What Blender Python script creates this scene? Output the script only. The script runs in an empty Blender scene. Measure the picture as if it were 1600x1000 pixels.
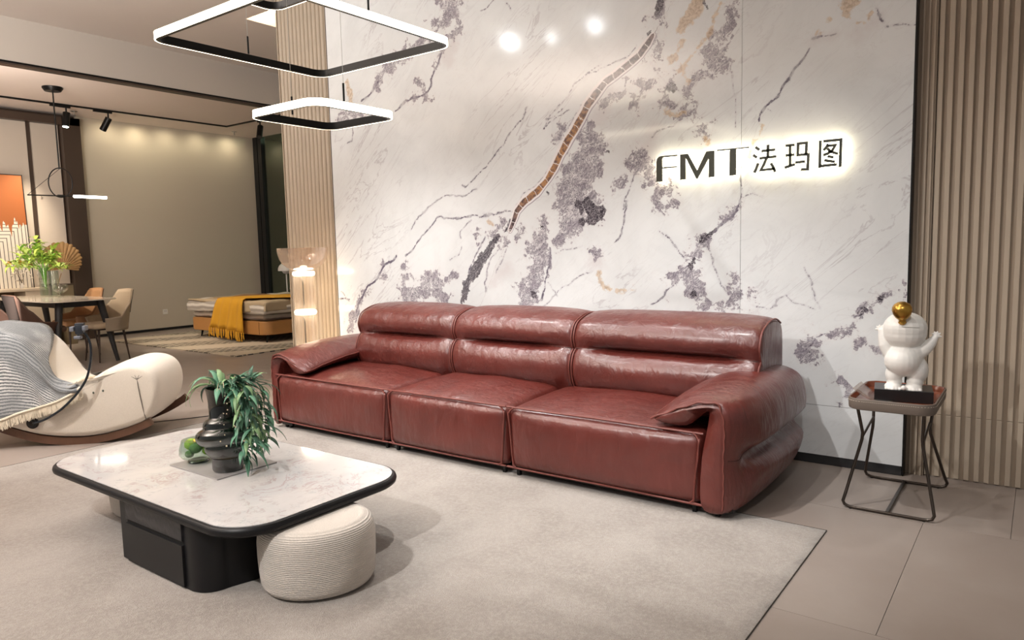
import bpy, bmesh, math, random
import numpy as np
from mathutils import Vector, Matrix

C = bpy.context.scene.collection
SC = bpy.context.scene
R = math.radians
random.seed(7)
rng = np.random.default_rng(11)

# ------------------------------------------------------------------ camera
cam_d = bpy.data.cameras.new('camera')
cam_d.sensor_width = 36.0
cam_d.lens = 25.218
cam_d.clip_start = 0.05
cam = bpy.data.objects.new('camera', cam_d)
C.objects.link(cam)
PITCH, ROLL, YAW = 0.09976624, -0.02333377, 0.63770976
fwd = Vector((-math.sin(YAW) * math.cos(PITCH), math.cos(YAW) * math.cos(PITCH), -math.sin(PITCH)))
rgt = Vector((math.cos(YAW), math.sin(YAW), 0))
upv = rgt.cross(fwd)
r2 = rgt * math.cos(ROLL) + upv * math.sin(ROLL)
u2 = upv * math.cos(ROLL) - rgt * math.sin(ROLL)
M = Matrix((r2, u2, -fwd)).transposed().to_4x4()
M.translation = Vector((0, 0, 1.35))
cam.matrix_world = M
SC.camera = cam

# ------------------------------------------------------------------ world, exposure
w = bpy.data.worlds.new('world')
SC.world = w
w.use_nodes = True
w.node_tree.nodes['Background'].inputs[0].default_value = (1.0, 0.955, 0.91, 1)
w.node_tree.nodes['Background'].inputs[1].default_value = 0.26
SC.view_settings.view_transform = 'Standard'
SC.view_settings.look = 'None'
SC.view_settings.gamma = 1
SC.view_settings.use_curve_mapping = False
SC.view_settings.exposure = 0.12

# ------------------------------------------------------------------ ceiling spots
SPOT_GAIN = 0.42
def spot(x, y, z, tx, ty, tz, power, size=50, blend=0.6, rad=0.035, col=(1.0, 0.93, 0.84)):
    d = bpy.data.lights.new('ceiling_spot_light', 'SPOT')
    d.energy = power * SPOT_GAIN
    d.spot_size = R(size)
    d.spot_blend = blend
    d.shadow_soft_size = rad
    d.color = col
    o = bpy.data.objects.new('ceiling_spot_light', d)
    o.location = (x, y, z)
    o.rotation_euler = (Vector((tx, ty, tz)) - Vector((x, y, z))).to_track_quat('-Z', 'Y').to_euler()
    C.objects.link(o)
    return o

WARM = (1.0, 0.93, 0.84)
NEUT = (1.0, 0.985, 0.965)
# track above the sofa zone
spot(-2.0, 2.3, 3.8, -2.1, 3.6, 0.3, 700, 62, .7, .04, NEUT)
spot(-4.13, 1.79, 3.8, -3.8, 3.9, 0.3, 520, 56, .7, .05, NEUT)
spot(-5.23, 1.90, 3.8, -4.6, 3.9, 0.3, 420, 56, .7, .06, NEUT)
spot(-2.13, -1.29, 3.8, -2.9, 2.2, 0.2, 1150, 46, .7, .06, NEUT)
spot(-3.4, -0.8, 3.8, -0.7, 4.2, 0.6, 820, 34, .8, .04, NEUT)
spot(-4.5, 3.2, 3.8, -2.0, 3.2, 0.2, 420, 60, .8, .03, NEUT)
# wash close to the marble
spot(-4.4, 3.55, 3.8, -4.4, 3.7, 0.4, 200, 70, .8, .03, NEUT)
spot(-3.0, 3.55, 3.8, -3.0, 3.7, 0.4, 200, 70, .8, .03, NEUT)
spot(-1.5, 3.55, 3.8, -1.5, 3.7, 0.4, 160, 70, .8, .03, NEUT)
spot(0.2, 0.6, 3.8, 0.0, 3.3, 0.0, 330, 62, .9, .05, NEUT)  # unseen spot added to brighten the floor at the right
# rocker / left part
spot(-5.0, 0.3, 3.8, -5.9, 2.4, 0.5, 780, 42, .8, .04, NEUT)
spot(-6.6, 1.2, 3.8, -5.8, 2.6, 0.5, 420, 50, .8, .04, NEUT)
# dining and bedroom
spot(-12.1, 5.0, 3.5, -12.7, 4.2, 1.0, 700, 60, .8, .03, (1, .85, .66))
for yy, pw in ((5.95, 16), (6.45, 24), (7.0, 16), (7.6, 14)):
    spot(-12.66, yy, 3.66, -12.95, yy, 2.6, pw, 160, 1, .03, (1, .88, .64))
spot(-12.66, 8.25, 3.66, -12.95, 8.25, 2.6, 20, 160, 1, .03, (1, .88, .64))
spot(-10.6, 2.6, 3.5, -10.9, 4.2, 0.7, 620, 55, .8, .04, (1, .88, .72))
spot(-9.3, 4.2, 3.5, -10.4, 6.6, 0.3, 620, 60, .8, .04, (1, .88, .72))

def bulb(x, y, z, power):
    d = bpy.data.lights.new('bare_ceiling_bulb', 'POINT')
    d.energy = power
    d.shadow_soft_size = .055
    d.color = (.92, .97, 1.0)
    o = bpy.data.objects.new('bare_ceiling_bulb', d)
    o.location = (x, y, z)
    C.objects.link(o)
bulb(-5.23, 1.90, 3.8, 16)
bulb(-4.13, 1.79, 3.8, 9)
bulb(-4.77, 1.70, 3.8, 3)

# unseen fill lights added to brighten the ceilings: out of frame, behind the beam
def fill_uplight(x, y, z, sx, sy, power, col, tx, ty, tz):
    d = bpy.data.lights.new('added_fill_light', 'AREA')
    d.shape = 'RECTANGLE'
    d.size, d.size_y = sx, sy
    d.energy = power
    d.color = col
    o = bpy.data.objects.new('added_fill_light', d)
    o.location = (x, y, z)
    o.rotation_euler = (Vector((tx, ty, tz)) - Vector((x, y, z))).to_track_quat('-Z', 'Y').to_euler()
    C.objects.link(o)
fill_uplight(-5.6, -0.9, 2.6, 2.6, 2.0, 470, (1, .95, .90), -5.9, -0.7, 3.9)
fill_uplight(-1.5, -2.2, 2.3, 3.5, 1.2, 60, (1, .95, .90), -1.6, -2.2, 3.9)
fill_uplight(-9.25, 3.2, 3.36, .25, 8.0, 130, (1, .88, .78), -10.6, 3.2, 3.68)

# ------------------------------------------------------------------ material helpers
MC = {}
class NT:
    def __init__(s, name):
        s.m = bpy.data.materials.new(name)
        s.m.use_nodes = True
        s.t = s.m.node_tree
        s.n = s.t.nodes
        s.b = s.n['Principled BSDF']
    def add(s, typ, **kw):
        n = s.n.new(typ)
        for k, v in kw.items():
            setattr(n, k, v)
        return n
    def lk(s, a, b):
        s.t.links.new(a, b)
    def val(s, sock, v):
        if isinstance(v, (int, float)):
            sock.default_value = v
        elif isinstance(v, tuple):
            sock.default_value = v if len(v) == len(sock.default_value) else v + (1,)
        else:
            s.lk(v, sock)
    def math(s, op, a, b=0.0, c=None, clamp=False):
        n = s.add('ShaderNodeMath', operation=op, use_clamp=clamp)
        s.val(n.inputs[0], a)
        s.val(n.inputs[1], b)
        if c is not None:
            s.val(n.inputs[2], c)
        return n.outputs[0]
    def rng(s, v, a, b, c=0.0, d=1.0, smooth=True):
        n = s.add('ShaderNodeMapRange')
        n.interpolation_type = 'SMOOTHSTEP' if smooth else 'LINEAR'
        s.val(n.inputs[0], v)
        n.inputs[1].default_value = a
        n.inputs[2].default_value = b
        n.inputs[3].default_value = c
        n.inputs[4].default_value = d
        return n.outputs[0]
    def mix(s, f, a, b):
        n = s.add('ShaderNodeMix', data_type='RGBA')
        s.val(n.inputs[0], f)
        s.val(n.inputs[6], a)
        s.val(n.inputs[7], b)
        return n.outputs[2]
    def coord(s, scale=(1, 1, 1), rot=(0, 0, 0), kind='Object'):
        tc = s.add('ShaderNodeTexCoord')
        mp = s.add('ShaderNodeMapping')
        mp.inputs['Scale'].default_value = scale
        mp.inputs['Rotation'].default_value = rot
        s.lk(tc.outputs[kind], mp.inputs[0])
        return mp.outputs[0]
    def noise(s, co, scale, detail=4, rough=.5, dist=0.0):
        n = s.add('ShaderNodeTexNoise')
        s.lk(co, n.inputs['Vector'])
        n.inputs['Scale'].default_value = scale
        n.inputs['Detail'].default_value = detail
        n.inputs['Roughness'].default_value = rough
        n.inputs['Distortion'].default_value = dist
        return n.outputs[0]
    def vor(s, co, scale, feature='F1'):
        n = s.add('ShaderNodeTexVoronoi', feature=feature)
        s.lk(co, n.inputs['Vector'])
        n.inputs['Scale'].default_value = scale
        return n
    def wave(s, co, scale, dist=0.0, detail=2, dscale=1.0, direction='X'):
        n = s.add('ShaderNodeTexWave')
        n.bands_direction = direction
        s.lk(co, n.inputs['Vector'])
        n.inputs['Scale'].default_value = scale
        n.inputs['Distortion'].default_value = dist
        n.inputs['Detail'].default_value = detail
        n.inputs['Detail Scale'].default_value = dscale
        return n.outputs['Fac']
    def attr(s, name):
        n = s.add('ShaderNodeAttribute')
        n.attribute_name = name
        return n.outputs['Fac']
    def bump(s, h, strength, dist=0.01, normal=None):
        n = s.add('ShaderNodeBump')
        n.inputs['Strength'].default_value = strength
        n.inputs['Distance'].default_value = dist
        s.lk(h, n.inputs['Height'])
        if normal is not None:
            s.lk(normal, n.inputs['Normal'])
        s.lk(n.outputs[0], s.b.inputs['Normal'])
        return n.outputs[0]
    def base(s, c):
        s.val(s.b.inputs['Base Color'], c)

def mat(name, col, rough=.5, metal=0, bump=None, vary=0.0, vscale=3, coat=0, spec=None, sheen=0, trans=0, ior=None, emis=None, alpha=None):
    if name in MC:
        return MC[name]
    t = NT(name)
    b = t.b
    b.inputs['Roughness'].default_value = rough
    b.inputs['Metallic'].default_value = metal
    if coat:
        b.inputs['Coat Weight'].default_value = coat
        b.inputs['Coat Roughness'].default_value = .1
    if spec is not None:
        b.inputs['Specular IOR Level'].default_value = spec
    if sheen:
        b.inputs['Sheen Weight'].default_value = sheen
    if trans:
        b.inputs['Transmission Weight'].default_value = trans
    if ior:
        b.inputs['IOR'].default_value = ior
    if emis:
        b.inputs['Emission Color'].default_value = emis[0] + (1,)
        b.inputs['Emission Strength'].default_value = emis[1]
    co = t.coord()
    if vary:
        n = t.noise(co, vscale, 5, .6)
        lo = tuple(c * (1 - vary) for c in col)
        hi = tuple(min(1, c * (1 + vary)) for c in col)
        t.base(t.mix(n, lo, hi))
    else:
        n = t.noise(co, vscale, 3, .5)
        lo = tuple(c * .97 for c in col)
        t.base(t.mix(n, lo, col))
    if bump:
        h = t.noise(co, bump[0], 4, .6)
        t.bump(h, bump[1], bump[2] if len(bump) > 2 else .003)
    MC[name] = t.m
    return t.m

def glass(name, col=(1, 1, 1), rough=0.0, ior=1.45, thin=True, dens=.25, haze=0.0):
    """clear pane / vessel glass: a mix of see-through and glossy so thin walls need no refraction"""
    if name in MC:
        return MC[name]
    t = NT(name)
    tr = t.add('ShaderNodeBsdfTransparent')
    tr.inputs[0].default_value = col + (1,)
    gl = t.add('ShaderNodeBsdfGlossy')
    gl.inputs[0].default_value = (1, 1, 1, 1)
    gl.inputs['Roughness'].default_value = max(rough, .02)
    fr = t.add('ShaderNodeLayerWeight')
    fr.inputs[0].default_value = dens
    mx = t.add('ShaderNodeMixShader')
    f = t.rng(fr.outputs['Facing'], 0.0, 1.0, .04, .42, False)
    t.lk(f, mx.inputs[0])
    t.lk(tr.outputs[0], mx.inputs[1])
    t.lk(gl.outputs[0], mx.inputs[2])
    out = mx.outputs[0]
    if haze:
        tl = t.add('ShaderNodeBsdfTranslucent')
        tl.inputs[0].default_value = (1, .93, .86, 1)
        m2 = t.add('ShaderNodeMixShader')
        m2.inputs[0].default_value = haze
        t.lk(out, m2.inputs[1])
        t.lk(tl.outputs[0], m2.inputs[2])
        out = m2.outputs[0]
    t.lk(out, t.n['Material Output'].inputs[0])
    MC[name] = t.m
    return t.m

# ------------------------------------------------------------------ object helpers
def tag(o, label=None, cat=None, group=None, kind=None):
    if label: o['label'] = label
    if cat: o['category'] = cat
    if group: o['group'] = group
    if kind: o['kind'] = kind
    return o

def thing(name, label, cat, loc=(0, 0, 0), rz=0, group=None):
    o = bpy.data.objects.new(name, None)
    C.objects.link(o)
    o.location = loc
    o.rotation_euler = (0, 0, rz)
    o.empty_display_size = .1
    return tag(o, label, cat, group)

def struct(name, label=None, loc=(0, 0, 0)):
    o = bpy.data.objects.new(name, None)
    C.objects.link(o)
    o.location = loc
    o['kind'] = 'structure'
    if label: o['label'] = label
    return o

def link(name, me, m=None, parent=None, smooth=True, autos=None):
    o = bpy.data.objects.new(name, me)
    C.objects.link(o)
    if m is not None and not me.materials:
        me.materials.append(m)
    if parent is not None:
        o.parent = parent
    if smooth:
        me.polygons.foreach_set('use_smooth', [True] * len(me.polygons))
        if autos is not None:
            me.set_sharp_from_angle(angle=R(autos))
    return o

def from_bm(name, bm, m, parent=None, smooth=True, autos=35):
    me = bpy.data.meshes.new(name)
    bmesh.ops.recalc_face_normals(bm, faces=bm.faces)
    bm.to_mesh(me)
    bm.free()
    return link(name, me, m, parent, smooth, autos)

def bm_box(bm, x0, x1, y0, y1, z0, z1, bev=0.0, seg=2, rot=None, piv=None):
    r = bmesh.ops.create_cube(bm, size=1)
    vs = r['verts']
    for v in vs:
        v.co = Vector((x0 + (v.co.x + .5) * (x1 - x0), y0 + (v.co.y + .5) * (y1 - y0), z0 + (v.co.z + .5) * (z1 - z0)))
    if bev > 0:
        es = list({e for v in vs for e in v.link_edges})
        rr = bmesh.ops.bevel(bm, geom=es, offset=bev, segments=seg, profile=.5, affect='EDGES')
        vs = list(set(rr['verts']) | {v for v in vs if v.is_valid})
    if rot is not None:
        bmesh.ops.transform(bm, verts=vs, matrix=Matrix.Translation(piv) @ rot.to_4x4() @ Matrix.Translation(-Vector(piv)))
    return vs

def wn(o):
    md = o.modifiers.new('weighted', 'WEIGHTED_NORMAL')
    md.keep_sharp = True
    return o

def box(name, x0, x1, y0, y1, z0, z1, m, parent=None, bev=0.0, seg=2, autos=40):
    bm = bmesh.new()
    bm_box(bm, x0, x1, y0, y1, z0, z1, bev, seg)
    return wn(from_bm(name, bm, m, parent, bev > 0, 70 if bev else autos)) if bev else from_bm(name, bm, m, parent, False, autos)

def bm_tube(bm, pts, rad, n=8, closed=False, cap=True):
    """tube along a polyline with parallel-transport frames; rad is a number or a list"""
    P = [Vector(p) for p in pts]
    k = len(P)
    rads = rad if isinstance(rad, (list, tuple)) else [rad] * k
    T = []
    for i in range(k):
        a = P[(i - 1) % k] if (closed or i > 0) else P[i]
        b = P[(i + 1) % k] if (closed or i < k - 1) else P[i]
        T.append((b - a).normalized())
    nrm = T[0].orthogonal().normalized()
    rings = []
    for i in range(k):
        nrm = (nrm - T[i] * nrm.dot(T[i]))
        nrm = nrm.normalized() if nrm.length > 1e-6 else T[i].orthogonal().normalized()
        bn = T[i].cross(nrm)
        rings.append([bm.verts.new(P[i] + (nrm * math.cos(2 * math.pi * j / n) + bn * math.sin(2 * math.pi * j / n)) * rads[i]) for j in range(n)])
    m = k if closed else k - 1
    for i in range(m):
        a, b = rings[i], rings[(i + 1) % k]
        for j in range(n):
            bm.faces.new((a[j], a[(j + 1) % n], b[(j + 1) % n], b[j]))
    if cap and not closed:
        bm.faces.new(list(reversed(rings[0])))
        bm.faces.new(rings[-1])

def tube(name, pts, rad, m, parent=None, n=8, closed=False, autos=60):
    bm = bmesh.new()
    bm_tube(bm, pts, rad, n, closed)
    return from_bm(name, bm, m, parent, True, autos)

def cat(pts, n=6, closed=False):
    """Catmull-Rom through points"""
    P = [np.array(p, float) for p in pts]
    k = len(P)
    out = []
    rngk = k if closed else k - 1
    for i in range(rngk):
        p1, p2 = P[i], P[(i + 1) % k]
        p0 = P[(i - 1) % k] if (closed or i > 0) else 2 * p1 - p2
        p3 = P[(i + 2) % k] if (closed or i + 2 < k) else 2 * p2 - p1
        for j in range(n):
            t = j / n
            out.append(.5 * ((2 * p1) + (-p0 + p2) * t + (2 * p0 - 5 * p1 + 4 * p2 - p3) * t * t + (-p0 + 3 * p1 - 3 * p2 + p3) * t ** 3))
    if not closed:
        out.append(P[-1])
    return [tuple(p) for p in out]

def lathe(name, prof, m, parent=None, n=32, loc=(0, 0, 0), autos=50, close=False, wob=None):
    """prof: (r, z) list"""
    bm = bmesh.new()
    rings = []
    for k, (r, z) in enumerate(prof):
        ring = []
        for j in range(n):
            a = 2 * math.pi * j / n
            x, y, zz = r * math.cos(a), r * math.sin(a), z
            if wob: x, y, zz = wob(x, y, zz, k)
            ring.append(bm.verts.new((loc[0] + x, loc[1] + y, loc[2] + zz)))
        rings.append(ring)
    kk = len(rings) if close else len(rings) - 1
    for i in range(kk):
        a, b = rings[i], rings[(i + 1) % len(rings)]
        for j in range(n):
            bm.faces.new((a[j], a[(j + 1) % n], b[(j + 1) % n], b[j]))
    if not close:
        if prof[0][0] > 1e-4: bm.faces.new(list(reversed(rings[0])))
        if prof[-1][0] > 1e-4: bm.faces.new(rings[-1])
    bmesh.ops.remove_doubles(bm, verts=bm.verts, dist=1e-6)
    return from_bm(name, bm, m, parent, True, autos)

def loft(name, secs, m, parent=None, nu=4, nv=4, caps=True, closed=True, autos=50, fn=None):
    """secs: list of sections (same count of 3D points), interpolated both ways"""
    S = [cat(s, nu, closed) for s in secs]
    k = len(S[0])
    cols = [cat([s[i] for s in S], nv) for i in range(k)]
    nr = len(cols[0])
    bm = bmesh.new()
    V = []
    for i in range(nr):
        row = []
        for j in range(k):
            p = cols[j][i]
            if fn: p = fn(p)
            row.append(bm.verts.new(p))
        V.append(row)
    kk = k if closed else k - 1
    for i in range(nr - 1):
        for j in range(kk):
            bm.faces.new((V[i][j], V[i][(j + 1) % k], V[i + 1][(j + 1) % k], V[i + 1][j]))
    if caps == 'flat':
        for row in (V[0], V[-1]):
            f = bm.faces.new(row)
            f.normal_update()
            bmesh.ops.triangulate(bm, faces=[f])
    elif caps and closed:
        for row in (V[0], V[-1]):
            c = sum((v.co for v in row), Vector()) / len(row)
            # inset ring then centre fan
            inner = [bm.verts.new(c + (v.co - c) * .55) for v in row]
            cv = bm.verts.new(c)
            for j in range(k):
                bm.faces.new((row[j], row[(j + 1) % k], inner[(j + 1) % k], inner[j]))
                bm.faces.new((inner[j], inner[(j + 1) % k], cv))
    return from_bm(name, bm, m, parent, True, autos)

def grid_mesh(name, P, m, parent=None, thick=0.0, smooth=True, autos=None):
    """P: 2D list of points -> surface, optional solidify"""
    nr, nc = len(P), len(P[0])
    me = bpy.data.meshes.new(name)
    vs = [tuple(p) for row in P for p in row]
    fs = [(i * nc + j, i * nc + j + 1, (i + 1) * nc + j + 1, (i + 1) * nc + j) for i in range(nr - 1) for j in range(nc - 1)]
    me.from_pydata(vs, [], fs)
    o = link(name, me, m, parent, smooth, autos)
    if thick:
        md = o.modifiers.new('solid', 'SOLIDIFY')
        md.thickness = thick
        md.offset = 0
    return o

def rrect(x0, x1, y0, y1, r, n=8):
    out = []
    for cx, cy, a0 in ((x1 - r, y1 - r, 0), (x0 + r, y1 - r, 90), (x0 + r, y0 + r, 180), (x1 - r, y0 + r, 270)):
        for k in range(n + 1):
            a = R(a0 + 90 * k / n)
            out.append((cx + r * math.cos(a), cy + r * math.sin(a)))
    return out

def prism(name, poly, z0, z1, m, parent=None, bev=0.0, seg=2, autos=40, axis='z'):
    bm = bmesh.new()
    def P(a, b, c):
        return (a, b, c) if axis == 'z' else ((a, c, b) if axis == 'y' else (c, a, b))
    lo = [bm.verts.new(P(x, y, z0)) for x, y in poly]
    hi = [bm.verts.new(P(x, y, z1)) for x, y in poly]
    k = len(poly)
    for j in range(k):
        bm.faces.new((lo[j], lo[(j + 1) % k], hi[(j + 1) % k], hi[j]))
    f1 = bm.faces.new(list(reversed(lo)))
    f2 = bm.faces.new(hi)
    if bev:
        es = list(set(f1.edges) | set(f2.edges))
        bmesh.ops.bevel(bm, geom=es, offset=bev, segments=seg, profile=.5, affect='EDGES')
    return wn(from_bm(name, bm, m, parent, True, 60 if bev else autos))

def uvs(bm, c, r, seg=16, rings=10, mtx=None):
    """ellipsoid"""
    g = bmesh.ops.create_uvsphere(bm, u_segments=seg, v_segments=rings, radius=1)
    for v in g['verts']:
        p = Vector((v.co.x * r[0], v.co.y * r[1], v.co.z * r[2]))
        if mtx is not None: p = mtx @ p
        v.co = p + Vector(c)
    return g['verts']

def cushion(name, x0, x1, y0, y1, z0, z1, r, m, parent=None, n=(24, 16, 8), fn=None):
    """rounded box on a dense grid with an optional deform of (p, u, v, w) -> p, u,v,w in -1..1"""
    bm = bmesh.new()
    hx, hy, hz = (x1 - x0) / 2, (y1 - y0) / 2, (z1 - z0) / 2
    cx, cy, cz = (x0 + x1) / 2, (y0 + y1) / 2, (z0 + z1) / 2
    cache = {}
    def V(i, j, k):
        key = (i, j, k)
        if key in cache: return cache[key]
        u, v, ww = 2 * i / n[0] - 1, 2 * j / n[1] - 1, 2 * k / n[2] - 1
        # denser towards the edges
        f = lambda a: math.sin(a * math.pi / 2) * .55 + a * .45
        p = Vector((f(u) * hx, f(v) * hy, f(ww) * hz))
        q = Vector((max(-hx + r, min(hx - r, p.x)), max(-hy + r, min(hy - r, p.y)), max(-hz + r, min(hz - r, p.z))))
        d = p - q
        if d.length > 1e-9:
            p = q + d.normalized() * r
        p = p + Vector((cx, cy, cz))
        if fn: p = fn(p, f(u), f(v), f(ww))
        cache[key] = bm.verts.new(p)
        return cache[key]
    a, b, c = n
    for i in range(a):
        for j in range(b):
            bm.faces.new((V(i, j, c), V(i + 1, j, c), V(i + 1, j + 1, c), V(i, j + 1, c)))
            bm.faces.new((V(i, j, 0), V(i, j + 1, 0), V(i + 1, j + 1, 0), V(i + 1, j, 0)))
    for i in range(a):
        for k in range(c):
            bm.faces.new((V(i, 0, k), V(i + 1, 0, k), V(i + 1, 0, k + 1), V(i, 0, k + 1)))
            bm.faces.new((V(i, b, k), V(i, b, k + 1), V(i + 1, b, k + 1), V(i + 1, b, k)))
    for j in range(b):
        for k in range(c):
            bm.faces.new((V(0, j, k), V(0, j, k + 1), V(0, j + 1, k + 1), V(0, j + 1, k)))
            bm.faces.new((V(a, j, k), V(a, j + 1, k), V(a, j + 1, k + 1), V(a, j, k + 1)))
    return from_bm(name, bm, m, parent, True, None)
# ------------------------------------------------------------------ vein, sign data (wall metres)
SNAKE=[(-2.139,2.73,0.0164),(-2.176,2.684,0.0247),(-2.232,2.628,0.0249),(-2.304,2.581,0.0252),(-2.402,2.525,0.0256),(-2.502,2.476,0.0259),(-2.58,2.409,0.0306),(-2.643,2.343,0.0309),(-2.697,2.261,0.0312),(-2.762,2.179,0.0316),(-2.829,2.095,0.0319),(-2.88,2.017,0.0276),(-2.932,1.934,0.0279),(-3.014,1.833,0.0235),(-3.097,1.767,0.0286),(-3.205,1.702,0.029),(-3.279,1.633,0.0244),(-3.312,1.561,0.0197),(-3.351,1.488,0.0148)]
GREY=[[(-2.661,2.167,0.0535),(-2.611,2.028,0.116),(-2.665,1.912,0.1533),(-2.758,1.791,0.1374),(-2.831,1.681,0.1021),(-2.723,1.606,0.1287),(-2.616,1.623,0.0998)],[(-2.778,1.562,0.1019),(-2.863,1.448,0.0658),(-2.921,1.379,0.0332)],[(-3.032,1.549,0.0334),(-3.058,1.406,0.0721),(-3.095,1.335,0.0969),(-3.05,1.262,0.0725),(-3.111,1.165,0.0733),(-3.185,1.066,0.089),(-3.212,0.966,0.0995)],[(-4.466,0.956,0.0791),(-4.31,1.014,0.0888),(-4.186,1.093,0.0766),(-4.089,0.974,0.0762)],[(-2.237,1.949,0.0685),(-2.18,1.837,0.0598),(-2.096,1.767,0.0593),(-2.027,1.677,0.0422)],[(-2.096,1.711,0.034),(-2.078,1.595,0.0213)],[(-1.584,2.911,0.0227),(-1.603,2.782,0.0229),(-1.638,2.713,0.0269),(-1.695,2.62,0.0505),(-1.736,2.537,0.0666),(-1.694,2.452,0.0548),(-1.735,2.42,0.0355),(-1.807,2.443,0.0238)],[(-1.85,2.418,0.028),(-1.88,2.342,0.0242)],[(-1.959,2.272,0.0286),(-1.893,2.344,0.0202),(-1.863,2.299,0.0201)],[(-2.07,2.92,0.0362),(-2.093,2.864,0.0364),(-2.129,2.79,0.0326)],[(-2.13,2.708,0.0245),(-2.112,2.623,0.0328),(-2.139,2.566,0.0165)],[(-2.305,2.455,0.0169),(-2.21,2.432,0.0167),(-2.103,2.408,0.0165)],[(-2.094,2.27,0.0249),(-2.049,2.293,0.0247),(-1.959,2.272,0.0245),(-1.915,2.217,0.0163)],[(-2.004,2.421,0.0245),(-2.071,2.485,0.0123)],[(-1.968,2.171,0.0164),(-1.893,2.174,0.0244),(-1.828,2.126,0.0202),(-1.785,2.08,0.0241),(-1.772,2.027,0.0201)],[(-2.354,2.377,0.0213),(-2.428,2.357,0.0345),(-2.504,2.346,0.0261)],[(-2.306,2.362,0.0127),(-2.21,2.348,0.0168)],[(-2.235,2.276,0.0169),(-2.282,2.316,0.0127)],[(-3.979,3.45,0.098),(-3.864,3.277,0.078),(-3.922,3.19,0.059),(-4.049,3.14,0.035)],[(-4.09,3.173,0.03),(-4.151,3.084,0.0303),(-4.247,3.05,0.0409),(-4.358,3.044,0.0362)],[(-4.398,2.999,0.052),(-4.529,2.968,0.0633),(-4.649,2.919,0.0641),(-4.743,2.825,0.0433)],[(-3.819,3.219,0.0389),(-3.805,3.069,0.0342),(-3.928,3.042,0.0248)],[(-4.001,2.955,0.03),(-4.06,2.89,0.0252)],[(-4.261,2.767,0.0207),(-4.229,2.659,0.0311),(-4.158,2.633,0.0154)],[(-4.379,2.643,0.0158),(-4.267,2.648,0.0156)],[(-5.285,2.574,0.0345),(-5.152,2.592,0.0511),(-5.024,2.576,0.0337)],[(-1.614,1.519,0.0202),(-1.573,1.557,0.016)],[(-1.782,1.386,0.0331),(-1.821,1.333,0.0417),(-1.861,1.271,0.042),(-1.869,1.221,0.0464),(-1.936,1.144,0.0512),(-2.005,1.08,0.0302)],[(-1.869,1.166,0.0507),(-1.843,1.081,0.0507),(-1.86,1.009,0.051),(-1.816,0.942,0.0381)],[(-1.578,1.105,0.0245),(-1.561,1.044,0.0286),(-1.577,0.982,0.0287)],[(-1.66,0.939,0.0249)],[(-1.487,1.005,0.0203),(-1.466,0.952,0.0243)],[(-0.675,1.059,0.0145),(-0.729,1.01,0.0292),(-0.762,0.984,0.0257)],[(-0.821,0.934,0.0186),(-0.854,0.888,0.0149)],[(-0.887,0.857,0.0226),(-0.949,0.827,0.0152),(-1.027,0.789,0.0154)],[(-1.127,0.721,0.0469),(-1.141,0.661,0.0471),(-1.104,0.644,0.0391)],[(-0.932,0.503,0.0192),(-0.896,0.461,0.023),(-0.905,0.41,0.0154)],[(-0.799,0.741,0.0187),(-0.732,0.727,0.0185)],[(-4.79,1.204,0.0231),(-4.779,1.106,0.0289)],[(-4.996,1.004,0.0237),(-5.116,0.895,0.024)],[(-5.176,0.803,0.0424),(-5.236,0.71,0.0489),(-5.278,0.616,0.0431)],[(-4.517,1.192,0.0225),(-4.557,1.022,0.0284),(-4.548,0.909,0.0228)],[(-3.522,1.484,0.0403),(-3.426,1.516,0.0399)],[(-3.666,1.473,0.0205),(-3.695,1.407,0.0103)],[(-4.012,1.083,0.0215),(-3.925,1.137,0.016)],[(-3.259,1.485,0.0196),(-3.303,1.437,0.0148)],[(-3.449,1.366,0.0251),(-3.398,1.4,0.025)],[(-2.435,1.725,0.0088),(-2.309,1.912,0.013)],[(-2.905,2.149,0.0184),(-2.849,2.211,0.0182)],[(-2.605,1.303,0.0229),(-2.568,1.28,0.0229)]]
DARK=[[(-3.459,1.452,0.015),(-3.558,1.368,0.0254),(-3.613,1.293,0.041),(-3.662,1.231,0.0465),(-3.731,1.164,0.0469),(-3.781,1.096,0.0368),(-3.826,1.006,0.0371),(-3.863,0.926,0.0267)],[(-2.642,1.647,0.0455),(-2.59,1.599,0.0634),(-2.538,1.606,0.0405),(-2.617,1.546,0.0455)],[(-2.723,1.652,0.0275),(-2.696,1.604,0.0275)],[(-2.687,1.535,0.0275)],[(-2.093,2.924,0.0282),(-2.102,2.874,0.0243)],[(-2.148,2.761,0.0246),(-2.157,2.713,0.0205)],[(-2.472,2.01,0.0176)],[(-1.804,1.375,0.0208),(-1.739,1.426,0.0164),(-1.705,1.446,0.0123)],[(-1.847,1.25,0.0252),(-1.869,1.221,0.0295)],[(-0.729,1.018,0.0183)],[(-0.834,0.926,0.0149)],[(-0.814,0.949,0.0148)],[(-3.364,1.489,0.0198),(-3.312,1.561,0.0197)],[(-3.151,0.993,0.0296)],[(-2.839,2.142,0.0091)],[(-2.008,2.373,0.0286)],[(-1.856,1.009,0.0212)],[(-1.788,2.879,0.0156),(-1.767,2.843,0.0116)],[(-2.999,1.752,0.0141)],[(-3.062,1.503,0.0192)]]
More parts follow.
